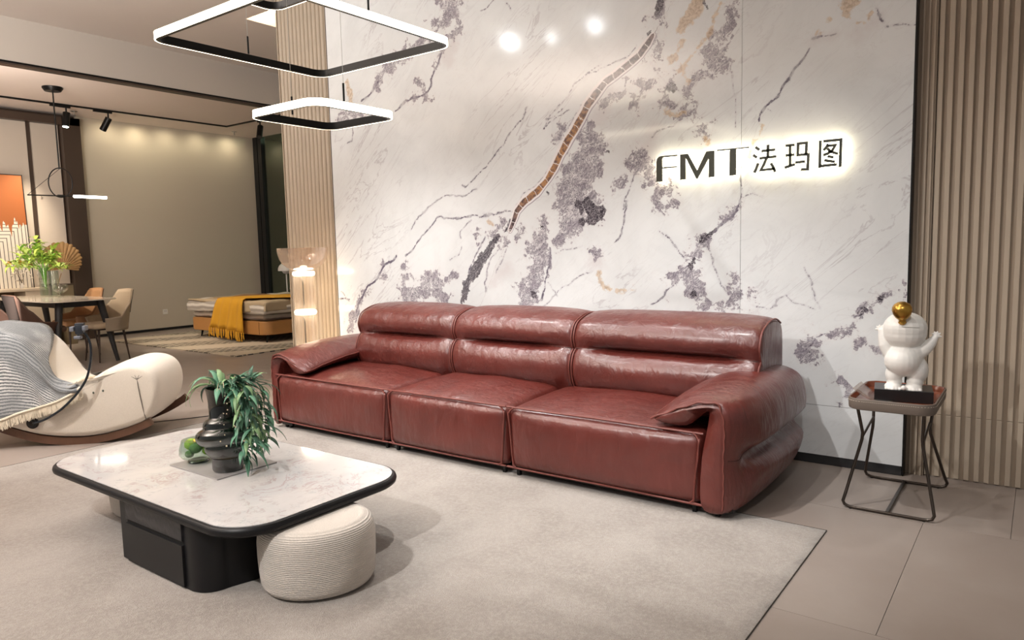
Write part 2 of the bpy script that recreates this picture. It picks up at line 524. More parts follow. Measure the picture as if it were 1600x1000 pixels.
GOLD=[[(-1.796,2.959,0.0543),(-1.838,2.851,0.0549),(-1.894,2.783,0.0435),(-1.937,2.732,0.0359)],[(-1.672,2.835,0.0192),(-1.696,2.79,0.0193)],[(-1.712,2.766,0.0116),(-1.737,2.694,0.0117),(-1.77,2.641,0.0118),(-1.82,2.604,0.0158),(-1.855,2.558,0.0119),(-1.906,2.507,0.012),(-1.941,2.464,0.0121)],[(-1.924,2.65,0.016),(-1.95,2.603,0.0121)],[(-1.981,2.56,0.0242),(-2.012,2.533,0.0244)],[(-0.929,2.763,0.0416),(-0.934,2.678,0.0418),(-0.943,2.635,0.028)],[(-1.027,2.617,0.0177),(-1.044,2.585,0.0107)],[(-1.06,2.552,0.0143),(-1.088,2.543,0.0143)],[(-0.821,2.603,0.0103),(-0.833,2.578,0.0104)],[(-0.892,2.565,0.0139),(-0.852,2.568,0.0138)],[(-1.419,2.054,0.0115),(-1.449,2.003,0.0154),(-1.476,1.956,0.0155),(-1.496,1.899,0.0156)],[(-1.785,2.028,0.0121),(-1.763,1.985,0.0121)],[(-2.57,1.165,0.0138),(-2.555,1.105,0.0138),(-2.519,1.06,0.0138),(-2.467,1.038,0.0137)],[(-2.416,1.03,0.0091),(-2.316,1.045,0.009),(-2.203,1.068,0.0088)],[(-5.158,2.888,0.0168),(-5.137,2.806,0.0281),(-5.103,2.671,0.0225)],[(-3.558,1.571,0.0202),(-3.52,1.544,0.0201)],[(-2.049,2.235,0.0207),(-2.013,2.218,0.0206)],[(-1.893,2.384,0.0201),(-1.924,2.421,0.0161)],[(-2.004,2.204,0.0123),(-1.915,2.193,0.0122)]]
LILAC=[[(-0.89,2.513,0.0419),(-0.826,2.535,0.0345),(-0.769,2.558,0.0205)],[(-1.025,2.521,0.0285),(-1.112,2.501,0.0216)],[(-2.556,2.265,0.0702),(-2.453,2.404,0.0517)],[(-3.935,2.894,0.0797),(-3.861,3.03,0.0492)],[(-2.237,1.884,0.0858),(-2.141,2.129,0.042)],[(-3.404,1.19,0.0604),(-3.535,1.088,0.0512)],[(-5.062,2.637,0.0674)],[(-2.595,1.234,0.0552)]]
THIN=[[(-1.008,2.528,0.0043),(-1.077,2.52,0.0043),(-1.129,2.515,0.0043)],[(-1.143,2.453,0.0058),(-1.181,2.416,0.0058),(-1.206,2.372,0.0059),(-1.252,2.306,0.0059),(-1.289,2.274,0.006),(-1.315,2.252,0.006),(-1.344,2.219,0.006),(-1.371,2.2,0.0061),(-1.401,2.174,0.0061),(-1.427,2.124,0.0061),(-1.438,2.079,0.0062)],[(-0.736,2.511,0.0034),(-0.698,2.517,0.0034),(-0.661,2.513,0.0034),(-0.63,2.497,0.0034),(-0.603,2.501,0.0033)],[(-0.789,2.613,0.0044),(-0.763,2.574,0.0044),(-0.752,2.538,0.0044)],[(-3.255,1.641,0.0054),(-3.328,1.635,0.0054),(-3.403,1.644,0.0054),(-3.485,1.628,0.0055),(-3.582,1.617,0.0056),(-3.662,1.601,0.0056),(-3.728,1.614,0.0056),(-3.837,1.598,0.0057),(-3.92,1.607,0.0057),(-3.989,1.615,0.0058),(-4.06,1.623,0.0058),(-4.097,1.614,0.0058),(-4.149,1.584,0.0059),(-4.225,1.533,0.0059),(-4.287,1.476,0.006),(-4.351,1.401,0.006),(-4.407,1.347,0.0061),(-4.488,1.292,0.0061)],[(-3.49,2.079,0.0044),(-3.556,2.006,0.0045),(-3.636,1.953,0.0045),(-3.69,1.917,0.0045),(-3.738,1.875,0.0046),(-3.8,1.848,0.0046),(-3.826,1.866,0.0046)],[(-3.673,1.83,0.0035),(-3.741,1.809,0.0036),(-3.83,1.773,0.0036),(-3.899,1.777,0.0036),(-3.982,1.793,0.0037),(-4.053,1.781,0.0037),(-4.127,1.749,0.0037),(-4.217,1.7,0.0038),(-4.293,1.655,0.0038),(-4.371,1.604,0.0038),(-4.436,1.535,0.0039)],[(-3.169,2.399,0.0047),(-3.2,2.346,0.0047),(-3.261,2.297,0.0047),(-3.311,2.241,0.0048),(-3.362,2.184,0.0048),(-3.426,2.122,0.0049),(-3.49,2.07,0.0049)],[(-4.606,1.305,0.0102),(-4.705,1.26,0.0103),(-4.773,1.221,0.0104),(-4.835,1.146,0.0105),(-4.907,1.076,0.0105),(-4.987,1.016,0.0106),(-5.06,0.955,0.0107),(-5.117,0.883,0.0108),(-5.176,0.791,0.0109)],[(-2.361,1.588,0.0035),(-2.335,1.718,0.0035),(-2.295,1.824,0.0035),(-2.237,1.884,0.0034)],[(-2.336,1.653,0.0057),(-2.347,1.521,0.0057),(-2.377,1.434,0.0058),(-2.428,1.377,0.0058)],[(-2.005,1.067,0.0056),(-2.042,1.044,0.0056),(-2.061,1.005,0.0057),(-2.108,0.969,0.0057),(-2.155,0.946,0.0057)],[(-1.791,1.362,0.0033),(-1.76,1.311,0.0033),(-1.717,1.249,0.0033),(-1.687,1.145,0.0033),(-1.661,1.071,0.0033),(-1.619,1.022,0.0033)],[(-2.097,1.446,0.0039),(-2.005,1.358,0.0038),(-1.959,1.306,0.0038),(-1.914,1.272,0.0038)],[(-1.705,1.433,0.0074),(-1.676,1.465,0.0073),(-1.634,1.492,0.0073),(-1.593,1.518,0.0072),(-1.573,1.549,0.0072)],[(-1.581,1.55,0.004),(-1.553,1.608,0.004),(-1.541,1.667,0.004),(-1.534,1.766,0.0039),(-1.535,1.844,0.0039)],[(-2.979,1.333,0.0077),(-2.975,1.237,0.0077),(-3.006,1.165,0.0077),(-3.031,1.092,0.0078),(-3.056,1.019,0.0078),(-3.069,0.945,0.0078)],[(-3.588,1.445,0.0051),(-3.643,1.37,0.0051),(-3.692,1.304,0.0052),(-3.743,1.216,0.0052),(-3.786,1.148,0.0052)],[(-2.162,2.706,0.0021),(-2.232,2.653,0.0021),(-2.28,2.619,0.0021),(-2.387,2.565,0.0021),(-2.487,2.517,0.0022),(-2.579,2.453,0.0022),(-2.658,2.389,0.0022),(-2.739,2.288,0.0022),(-2.806,2.184,0.0023),(-2.896,2.07,0.0023),(-2.954,1.968,0.0023),(-3.025,1.867,0.0024),(-3.113,1.807,0.0024),(-3.216,1.746,0.0024),(-3.291,1.672,0.0024)],[(-2.251,2.681,0.0037),(-2.304,2.648,0.0038),(-2.352,2.623,0.0038),(-2.451,2.61,0.0038),(-2.552,2.571,0.0039),(-2.655,2.565,0.0039)],[(-2.526,2.61,0.0026),(-2.655,2.565,0.0026),(-2.762,2.493,0.0027),(-2.845,2.393,0.0027),(-2.958,2.316,0.0028),(-3.017,2.231,0.0028)],[(-2.792,2.331,0.0036),(-2.875,2.296,0.0036),(-2.959,2.27,0.0037),(-3.028,2.232,0.0037)],[(-4.002,2.93,0.009),(-4.04,2.861,0.0091),(-4.078,2.806,0.0091),(-4.124,2.731,0.0092),(-4.171,2.666,0.0093),(-4.23,2.648,0.0093)],[(-4.245,2.645,0.0083),(-4.341,2.643,0.0084),(-4.418,2.617,0.0085),(-4.497,2.574,0.0085),(-4.56,2.555,0.0086)],[(-4.759,2.817,0.0098),(-4.819,2.771,0.0098),(-4.888,2.725,0.0099),(-4.973,2.698,0.01)],[(-4.672,2.939,0.0064),(-4.63,2.985,0.0064),(-4.604,3.019,0.0064)],[(-5.116,2.473,0.0051),(-5.125,2.348,0.0051),(-5.195,2.35,0.0052)],[(-3.579,3.184,0.0043),(-3.497,3.209,0.0042),(-3.433,3.257,0.0042)],[(-3.326,3.187,0.0042),(-3.291,3.147,0.0041)],[(-2.163,2.57,0.0025),(-2.094,2.468,0.0025),(-2.026,2.392,0.0025),(-1.893,2.304,0.0024),(-1.819,2.233,0.0024)],[(-1.621,2.498,0.0019),(-1.6,2.379,0.0019),(-1.578,2.201,0.0019),(-1.565,2.063,0.002)],[(-2.329,2.459,0.0042),(-2.339,2.422,0.0042)],[(-1.621,2.498,0.0039),(-1.641,2.471,0.0039),(-1.694,2.433,0.0039),(-1.744,2.401,0.0039)],[(-3.604,0.994,0.0036),(-3.614,1.087,0.0036),(-3.584,1.19,0.0036),(-3.541,1.292,0.0036),(-3.475,1.351,0.0035)],[(-3.367,1.389,0.0025),(-3.433,1.29,0.0025),(-3.5,1.164,0.0025)],[(-3.843,1.442,0.0031),(-3.854,1.505,0.0031),(-3.749,1.579,0.0031)],[(-3.86,1.374,0.0031),(-3.897,1.307,0.0032),(-3.99,1.271,0.0032)],[(-2.929,0.973,0.0039),(-2.974,1.044,0.0039),(-2.996,1.092,0.0039)],[(-1.389,2.149,0.0019),(-1.37,2.135,0.0019)],[(-1.533,1.635,0.0016),(-1.473,1.663,0.0016),(-1.414,1.628,0.0016)],[(-1.252,1.029,0.0024),(-1.206,0.991,0.0023),(-1.131,0.962,0.0023),(-1.083,0.937,0.0023)],[(-1.143,1.186,0.0019),(-1.097,1.071,0.0019),(-1.055,0.945,0.0019)],[(-1.367,0.947,0.002),(-1.309,1.009,0.002),(-1.233,1.049,0.002)],[(-1.209,0.656,0.0036),(-1.134,0.689,0.0035),(-1.08,0.763,0.0035),(-1.026,0.785,0.0035)],[(-1.328,0.968,0.002),(-1.375,0.947,0.002),(-1.446,0.953,0.002)],[(-3.047,0.897,0.0025),(-2.871,1.046,0.0024),(-2.731,1.132,0.0023),(-2.623,1.165,0.0023)],[(-2.939,1.308,0.0024),(-2.865,1.34,0.0024),(-2.7,1.351,0.0023)],[(-5.405,0.9,0.0055),(-5.267,0.909,0.0055)],[(-5.371,0.98,0.0031),(-5.268,0.891,0.003)],[(-2.165,2.069,0.0025),(-2.118,2.106,0.0025),(-2.004,2.114,0.0025)],[(-2.846,2.347,0.0027),(-2.913,2.301,0.0027),(-3.004,2.285,0.0028)]]
LATIN={'F':[[(-2.088,1.7651),(-2.0876,1.8952),(-2.0825,1.9148),(-2.0694,1.9282),(-2.0495,1.9318),(-1.9415,1.9289),(-1.9415,1.9208),(-2.0416,1.9211),(-2.0485,1.9117),(-2.0477,1.8589),(-1.9435,1.8555),(-1.9435,1.8483),(-2.0477,1.8489),(-2.0479,1.764)]],'M':[[(-1.9203,1.7664),(-1.9203,1.9278),(-1.8696,1.9284),(-1.8061,1.8173),(-1.7452,1.9314),(-1.6931,1.9315),(-1.6922,1.7679),(-1.7289,1.7681),(-1.7294,1.888),(-1.8041,1.7658),(-1.8116,1.7664),(-1.8839,1.9057),(-1.8837,1.7655)]],'T':[[(-1.675,1.9341),(-1.4744,1.933),(-1.4743,1.9262),(-1.5548,1.9266),(-1.5553,1.7686),(-1.5951,1.7682),(-1.5944,1.9262),(-1.6749,1.9263)]]}
HAN={'fa':[[(-1.4342,1.9273),(-1.4121,1.9083)],[(-1.4482,1.8808),(-1.4268,1.8645)],[(-1.4411,1.7749),(-1.4303,1.7951),(-1.4179,1.8293)],[(-1.3985,1.8995),(-1.3188,1.9008)],[(-1.4107,1.8572),(-1.3116,1.8597)],[(-1.3605,1.9339),(-1.3612,1.8577)],[(-1.3695,1.8534),(-1.385,1.8164),(-1.4023,1.7861),(-1.3189,1.7884)],[(-1.3425,1.8227),(-1.3273,1.7965),(-1.317,1.7691)]],'ma':[[(-1.2579,1.9169),(-1.2058,1.9173)],[(-1.257,1.8596),(-1.2065,1.8605)],[(-1.2609,1.7893),(-1.2024,1.8048)],[(-1.2321,1.9159),(-1.2303,1.7966)],[(-1.1939,1.9218),(-1.1388,1.9217),(-1.1416,1.8552)],[(-1.1859,1.9161),(-1.1889,1.8564),(-1.1283,1.8556),(-1.1307,1.7687),(-1.1685,1.7702)],[(-1.201,1.8136),(-1.1456,1.816)]],'tu':[[(-1.0629,1.9265),(-1.0639,1.7717)],[(-1.0471,1.9205),(-0.9527,1.9206),(-0.9546,1.7672)],[(-1.0613,1.7817),(-0.971,1.7837)],[(-1.019,1.9031),(-1.0318,1.8834),(-1.0461,1.8696)],[(-1.024,1.892),(-0.9818,1.8935),(-0.9993,1.8621),(-1.0215,1.8498),(-1.047,1.842)],[(-1.0248,1.8784),(-1.0061,1.8585),(-0.9664,1.8424)],[(-1.0229,1.8347),(-0.9906,1.8245)],[(-1.0398,1.8126),(-0.9826,1.7992)]]}
# ================================================================== MATERIALS
def m_leather():
    t = NT('leather')
    co = t.coord()
    n = t.noise(co, 2.2, 4, .6)
    n2 = t.noise(co, 14, 3, .6)
    c = t.mix(t.rng(n, .3, .7), (.082, .0135, .010), (.118, .0205, .0150))
    c = t.mix(t.math('MULTIPLY', n2, .3), c, (.155, .034, .025))
    t.base(c)
    t.val(t.b.inputs['Roughness'], t.rng(n2, .3, .7, .30, .42))
    t.b.inputs['Specular IOR Level'].default_value = .62
    t.b.inputs['Coat Weight'].default_value = .25
    t.b.inputs['Coat Roughness'].default_value = .22
    grain = t.vor(co, 340, 'DISTANCE_TO_EDGE').outputs[0]
    h1 = t.math('MINIMUM', grain, .18)
    wr = t.noise(t.coord((1.0, 2.0, .45)), 16, 3, .55, .6)
    sag = t.noise(co, 4.5, 2, .5)
    b0 = t.bump(sag, .35, .05)
    pl_ = t.noise(t.coord((1.0, 1.0, .25)), 9, 2, .5, .4)
    b00 = t.bump(pl_, .35, .03, b0)
    b1 = t.bump(wr, .5, .015, b00)
    t.bump(h1, .25, .0015, b1)
    return t.m
LEATHER = m_leather()
PIPING = mat('leather_piping', (.15, .036, .027), .5, vary=.3, vscale=40)
BLACKMET = mat('black_metal', (.012, .012, .012), .35, .6)
BLACKPL = mat('black_plastic', (.010, .010, .011), .45)

def m_rug():
    t = NT('rug_pile')
    co = t.coord()
    big = t.noise(co, 3.0, 4, .6, .4)
    mid = t.noise(co, 55, 3, .6)
    fine = t.noise(co, 210, 2, .6)
    c = t.mix(t.rng(big, .3, .7), (.26, .23, .205), (.355, .322, .292))
    c = t.mix(t.math('MULTIPLY', t.rng(mid, .35, .7), .5), c, (.44, .405, .37))
    c = t.mix(t.rng(fine, .56, .36, 0, .62), c, (.25, .21, .18))
    t.base(c)
    t.b.inputs['Roughness'].default_value = .95
    t.b.inputs['Sheen Weight'].default_value = .25
    b = t.bump(mid, .5, .006)
    t.bump(fine, .9, .004, b)
    return t.m
RUG = m_rug()

def m_floor():
    t = NT('floor_tile')
    co = t.coord()
    wco = t.coord(kind='Generated')
    n = t.noise(co, 1.6, 6, .62, .3)
    f = t.noise(co, 60, 3, .7)
    c = t.mix(t.rng(n, .3, .7), (.250, .205, .178), (.300, .255, .225))
    c = t.mix(t.rng(f, .66, .78, 0, .25), c, (.20, .165, .14))
    t.base(c)
    t.val(t.b.inputs['Roughness'], t.rng(n, .3, .7, .36, .5))
    t.bump(f, .04, .001)
    return t.m
FLOOR = m_floor()
GROUT = mat('grout', (.10, .085, .075), .9)

def m_marble_wall():
    t = NT('veined_marble')
    co = t.coord()
    A = {k: t.attr(k) for k in ('thin', 'grey', 'dark', 'gold', 'lilac', 'snd', 'sns')}
    n1 = t.noise(co, 11, 7, .62, .25)
    n2 = t.noise(co, 46, 5, .65)
    n3 = t.noise(co, 2.2, 6, .6, .8)
    c1 = t.math('SUBTRACT', n1, .5)
    c2 = t.math('SUBTRACT', n2, .5)
    # body with soft clouding
    base = t.mix(t.rng(n3, .35, .75), (.745, .76, .765), (.67, .685, .69))
    # faint diagonal veins
    dco = t.coord((1.0, 1.0, 1.0), (0, R(38), 0))
    st = t.add('ShaderNodeMapping')
    st.inputs['Scale'].default_value = (.55, 1, 2.6)
    t.lk(dco, st.inputs[0])
    fv = t.noise(st.outputs[0], 1.5, 7, .58, 1.6)
    ridge = t.math('ABSOLUTE', t.math('SUBTRACT', fv, .5))
    amt = t.rng(t.noise(co, 1.1, 2), .42, .66)
    base = t.mix(t.math('MULTIPLY', t.rng(ridge, .016, 0), t.math('MULTIPLY', amt, .8)), base, (.50, .48, .50))
    fv2 = t.noise(st.outputs[0], 3.4, 6, .6, 1.2)
    ridge2 = t.math('ABSOLUTE', t.math('SUBTRACT', fv2, .52))
    base = t.mix(t.math('MULTIPLY', t.rng(ridge2, .012, 0), .22), base, (.58, .56, .57))
    # lilac haze
    lz = t.math('ADD', A['lilac'], t.math('MULTIPLY', c1, .16))
    base = t.mix(t.rng(lz, .05, -.05, 0, .45), base, (.60, .545, .55))
    # halo around breccia
    g = t.math('ADD', A['grey'], t.math('ADD', t.math('MULTIPLY', c1, .40), t.math('MULTIPLY', c2, .12)))
    base = t.mix(t.rng(g, .05, -.01, 0, .35), base, (.66, .62, .62))
    gm = t.rng(g, .006, -.012)
    # breccia interior: pale body, purple mesh, dark flecks
    vco = t.add('ShaderNodeVectorMath', operation='ADD')
    rc = t.coord((1, 1, 1), (0, R(50), 0))
    sc0 = t.add('ShaderNodeMapping')
    sc0.inputs['Scale'].default_value = (.5, 1, 1.25)
    t.lk(rc, sc0.inputs[0])
    t.lk(sc0.outputs[0], vco.inputs[0])
    nv = t.add('ShaderNodeTexNoise')
    t.lk(co, nv.inputs['Vector'])
    nv.inputs['Scale'].default_value = 14
    sc = t.add('ShaderNodeVectorMath', operation='SCALE')
    t.lk(nv.outputs[1], sc.inputs[0])
    sc.inputs['Scale'].default_value = .12
    t.lk(sc.outputs[0], vco.inputs[1])
    v1 = t.vor(vco.outputs[0], 24, 'DISTANCE_TO_EDGE').outputs[0]
    v2 = t.vor(vco.outputs[0], 60, 'DISTANCE_TO_EDGE').outputs[0]
    inner = t.mix(t.rng(n1, .36, .60), (.36, .32, .355), (.70, .68, .69))
    inner = t.mix(t.rng(v1, .035, .0, 0, .8), inner, (.16, .125, .175))
    inner = t.mix(t.rng(v2, .07, .0, 0, .55), inner, (.22, .18, .24))
    rn_ = t.noise(vco.outputs[0], 17, 6, .66, 2.2)
    rdg = t.math('ABSOLUTE', t.math('SUBTRACT', rn_, .5))
    inner = t.mix(t.rng(rdg, .06, .01, 0, .9), inner, (.085, .065, .105))
    inner = t.mix(t.rng(rn_, .60, .66, 0, .7), inner, (.78, .76, .76))
    inner = t.mix(t.rng(n2, .60, .64, 0, .95), inner, (.045, .035, .055))
    rim = t.rng(t.math('ABSOLUTE', t.math('ADD', g, .006)), .007, 0.0, 0, .75)
    col = t.mix(t.math('MULTIPLY', gm, .85), base, inner)
    col = t.mix(t.math('MULTIPLY', rim, t.rng(n1, .42, .55)), col, (.20, .16, .21))
    # gold
    go = t.math('ADD', A['gold'], t.math('ADD', t.math('MULTIPLY', c1, .12), t.math('MULTIPLY', c2, .06)))
    gcol = t.mix(t.rng(n2, .42, .6), (.66, .52, .38), (.40, .26, .14))
    col = t.mix(t.rng(go, .006, -.012, 0, .75), col, gcol)
    # dark clasts
    dk = t.math('ADD', A['dark'], t.math('ADD', t.math('MULTIPLY', c1, .10), t.math('MULTIPLY', c2, .05)))
    dcol = t.mix(t.rng(v2, .05, .01), (.030, .022, .034), (.36, .33, .36))
    dcol = t.mix(t.rng(v1, .03, .0), dcol, (.5, .46, .48))
    col = t.mix(t.rng(dk, .003, -.005, 0, .92), col, dcol)
    # drawn veins
    th = t.math('ADD', A['thin'], t.math('ADD', t.math('MULTIPLY', c1, .026), t.math('MULTIPLY', c2, .020)))
    col = t.mix(t.rng(th, .012, .001, 0, .28), col, (.52, .49, .53))
    col = t.mix(t.math('MULTIPLY', t.rng(th, .0022, -.0012), t.rng(n1, .36, .58, .25, .95)), col, (.10, .08, .12))
    # segmented brown band, pale rims
    sa = t.math('ADD', t.math('ABSOLUTE', A['snd']), t.math('MULTIPLY', c2, .25))
    s1 = t.rng(sa, 2.1, 1.5, 0, .9)
    col = t.mix(s1, col, (.80, .76, .76))
    col = t.mix(t.rng(t.math('ABSOLUTE', t.math('SUBTRACT', A['snd'], 1.75)), .3, 0, 0, .75), col, (.18, .14, .20))
    bandn = t.noise(co, 26, 5, .7)
    warm = t.rng(t.math('ABSOLUTE', t.math('SUBTRACT', A['sns'], .62)), .36, .16)
    bcol = t.mix(t.rng(bandn, .38, .62), (.46, .24, .11), (.14, .085, .075))
    bdark = t.mix(t.rng(bandn, .4, .62), (.20, .14, .14), (.05, .035, .042))
    bcol = t.mix(warm, bdark, bcol)
    seg = t.math('FRACT', t.math('MULTIPLY', t.math('ADD', A['sns'], t.math('MULTIPLY', c1, .05)), 24.0))
    bcol = t.mix(t.rng(t.math('ABSOLUTE', t.math('SUBTRACT', seg, .5)), .44, .49, 0, .85), bcol, (.80, .76, .74))
    col = t.mix(t.rng(sa, 1.15, .9), col, bcol)
    t.base(col)
    t.b.inputs['Roughness'].default_value = .10
    t.b.inputs['Specular IOR Level'].default_value = .5
    t.b.inputs['Coat Weight'].default_value = .15
    t.b.inputs['Coat Roughness'].default_value = .22
    return t.m

def m_slat(name, c1, c2):
    t = NT(name)
    co = t.coord((1, 1, .06))
    n = t.noise(co, 30, 4, .6)
    t.base(t.mix(n, c1, c2))
    t.b.inputs['Roughness'].default_value = .5
    return t.m
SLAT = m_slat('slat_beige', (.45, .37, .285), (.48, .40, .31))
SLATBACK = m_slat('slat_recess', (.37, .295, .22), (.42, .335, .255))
PLASTER = mat('ceiling_plaster', (.74, .66, .60), .9, vary=.03, vscale=1.5)
BEAM = mat('beam_plaster', (.54, .485, .43), .85, vary=.03, vscale=1.2)
DINCEIL = mat('dining_ceiling_plaster', (.80, .70, .64), .9, vary=.02)
BEIGE = mat('beige_wall_paint', (.56, .49, .39), .8, vary=.03, vscale=.8)
PANEL = mat('cream_wall_panel', (.60, .52, .44), .6, vary=.03)
BROWNFR = mat('dark_brown_frame', (.065, .042, .030), .4)
GREENW = mat('green_grey_wall', (.115, .125, .080), .8, vary=.1)

# ================================================================== SETTING
# ---- floor: base slab and separate tiles
fl = box('floor', -14.2, 1.6, -3.2, 11.2, -.14, -.012, GROUT)
tag(fl, 'floor of large taupe stone tiles with thin joints', kind='structure')
tile_bm = bmesh.new()
bm_box(tile_bm, .001, 1.199, .001, 1.199, -.012, 0)
tile_me = bpy.data.meshes.new('tile')
tile_bm.to_mesh(tile_me)
tile_bm.free()
tile_me.materials.append(FLOOR)
row = 0
y = 2.605 - 1.2 * 4
while y < 10.8:
    off = -.41 if row % 2 == 0 else -.067
    x = off - 1.2 * 12
    if x > -13.9: x -= 1.2
    while x < 1.2:
        if x + 1.2 > -14.1:
            o = bpy.data.objects.new('tile', tile_me)
            o.location = (x, y, 0)
            o.parent = fl
            C.objects.link(o)
        x += 1.2
    y += 1.2
    row += 1

# ---- marble wall
YW = 4.525
def vnoise(X, Y, scale, seed):
    g = np.random.default_rng(seed).random((160, 160)).astype(np.float32)
    u, v = (X + 20) * scale, (Y + 20) * scale
    iu, iv = np.floor(u).astype(int), np.floor(v).astype(int)
    fu, fv = u - iu, v - iv
    fu, fv = fu * fu * (3 - 2 * fu), fv * fv * (3 - 2 * fv)
    a, b = g[iu % 160, iv % 160], g[(iu + 1) % 160, iv % 160]
    c, d = g[iu % 160, (iv + 1) % 160], g[(iu + 1) % 160, (iv + 1) % 160]
    return (a * (1 - fu) + b * fu) * (1 - fv) + (c * (1 - fu) + d * fu) * fv - .5

def seg_field(X, Z, chains, F, pad=.3):
    """signed distance (distance minus radius) to chains of tapered capsules, min into F"""
    for ch in chains:
        pts = ch if len(ch) > 1 else [ch[0], (ch[0][0] + .001, ch[0][1], ch[0][2])]
        for (x0, z0, r0), (x1, z1, r1) in zip(pts[:-1], pts[1:]):
            rm = max(r0, r1) + pad
            msk = (X > min(x0, x1) - rm) & (X < max(x0, x1) + rm) & (Z > min(z0, z1) - rm) & (Z < max(z0, z1) + rm)
            if not msk.any(): continue
            xx, zz = X[msk], Z[msk]
            dx, dz = x1 - x0, z1 - z0
            L = dx * dx + dz * dz + 1e-12
            t = np.clip(((xx - x0) * dx + (zz - z0) * dz) / L, 0, 1)
            d = np.hypot(xx - x0 - t * dx, zz - z0 - t * dz) - (r0 + (r1 - r0) * t)
            F[msk] = np.minimum(F[msk], d)
    return F

MARBLE = m_marble_wall()
wall_back = struct('wall_back', 'glossy white marble feature wall with purple and gold veins behind the sofa', (0, YW, 0))
def slab(x0, x1, z0, z1, step, parent):
    nx, nz = max(2, int((x1 - x0) / step)), max(2, int((z1 - z0) / step))
    xs, zs = np.linspace(x0, x1, nx + 1), np.linspace(z0, z1, nz + 1)
    XX, ZZ = np.meshgrid(xs, zs)
    X, Z = XX.ravel().astype(np.float32), ZZ.ravel().astype(np.float32)
    wx = X + .030 * vnoise(X, Z, 9, 1) + .014 * vnoise(X, Z, 28, 2)
    wz = Z + .030 * vnoise(X, Z, 9, 3) + .014 * vnoise(X, Z, 28, 4)
    nv = X.size
    A = {k: np.full(nv, .35, np.float32) for k in ('grey', 'dark', 'gold', 'lilac', 'thin')}
    seg_field(wx, wz, GREY, A['grey'])
    seg_field(wx, wz, DARK, A['dark'], .12)
    seg_field(wx, wz, GOLD, A['gold'], .15)
    seg_field(wx, wz, LILAC, A['lilac'])
    seg_field(wx, wz, THIN, A['thin'], .08)
    # band: signed offset in half-widths, arc fraction
    wx2, wz2 = X + .008 * vnoise(X, Z, 16, 5), Z + .008 * vnoise(X, Z, 16, 6)
    snd = np.full(nv, 9., np.float32)
    sns = np.zeros(nv, np.float32)
    best = np.full(nv, 9., np.float32)
    tot = sum(math.hypot(b[0] - a[0], b[1] - a[1]) for a, b in zip(SNAKE[:-1], SNAKE[1:]))
    acc = 0
    for (ax, az, ar), (bx, bz, br) in zip(SNAKE[:-1], SNAKE[1:]):
        dx, dz = bx - ax, bz - az
        L = math.hypot(dx, dz)
        t = np.clip(((wx2 - ax) * dx + (wz2 - az) * dz) / (L * L), 0, 1)
        ex, ez = wx2 - ax - t * dx, wz2 - az - t * dz
        d = np.hypot(ex, ez)
        m = d < best
        side = np.sign(ex * dz - ez * dx)
        rr = (ar + (br - ar) * t) * .76
        best = np.where(m, d, best)
        snd = np.where(m, -side * d / rr * .9, snd)
        sns = np.where(m, (acc + t * L) / tot, sns)
        acc += L
    A['snd'] = np.clip(snd, -9, 9)
    A['sns'] = sns
    # solid slab: front grid plus a rim
    vs = np.zeros((nv, 3), np.float32)
    vs[:, 0], vs[:, 2] = X, Z
    W = nx + 1
    ii, jj = np.meshgrid(np.arange(nz), np.arange(nx), indexing='ij')
    a = (ii * W + jj).ravel()
    quads = np.stack([a, a + 1, a + 1 + W, a + W], 1)
    # rim
    br_ = [0, nx, nz * W + nx, nz * W]
    back = np.array([[x0, .02, z0], [x1, .02, z0], [x1, .02, z1], [x0, .02, z1]], np.float32)
    border = [list(range(0, W)), [nx + k * W for k in range(nz + 1)], [nz * W + nx - k for k in range(W)], [(nz - k) * W for k in range(nz + 1)]]
    me = bpy.data.meshes.new('marble_slab')
    verts = np.concatenate([vs, back])
    faces = [tuple(q) for q in quads.tolist()]
    for s in range(4):
        b = border[s]
        faces.append(tuple(reversed(b)) + (nv + s, nv + (s + 1) % 4))
    me.from_pydata(verts.tolist(), [], faces)
    for k, arr in A.items():
        at = me.attributes.new(k, 'FLOAT', 'POINT')
        at.data.foreach_set('value', np.concatenate([arr, np.full(4, .35, np.float32)]))
    o = link('marble_slab', me, MARBLE, parent, False)
    return o
ML, MR = -5.412, -.603
g = .0012
slab(ML, -1.543 - g, .363 + g, 3.9, .009, wall_back)
slab(-1.543 + g, MR, .363 + g, 3.0, .007, wall_back)
slab(-1.543 + g, MR, 3.0 + g, 3.9, .03, wall_back)
slab(ML, -1.543 - g, .056, .363 - g, .02, wall_back)
slab(-1.543 + g, MR, .056, .363 - g, .009, wall_back)
box('wall_core', ML, MR, .021, .10, .0, 3.9, mat('wall_core', (.5, .48, .46), .8), wall_back)
box('edge_strip', MR, MR + .008, -.001, .10, .0, 3.9, BLACKMET, wall_back)
box('edge_strip', ML - .012, ML, .0, .10, .0, 3.9, mat('bronze_edge', (.10, .085, .07), .3, .7), wall_back)
bb = box('baseboard_back', ML + .01, MR - .002, YW - .002, YW + .019, .001, .054, mat('gloss_black_plinth', (.03, .03, .032), .15))
tag(bb, 'glossy black plinth along the foot of the marble wall', kind='structure')

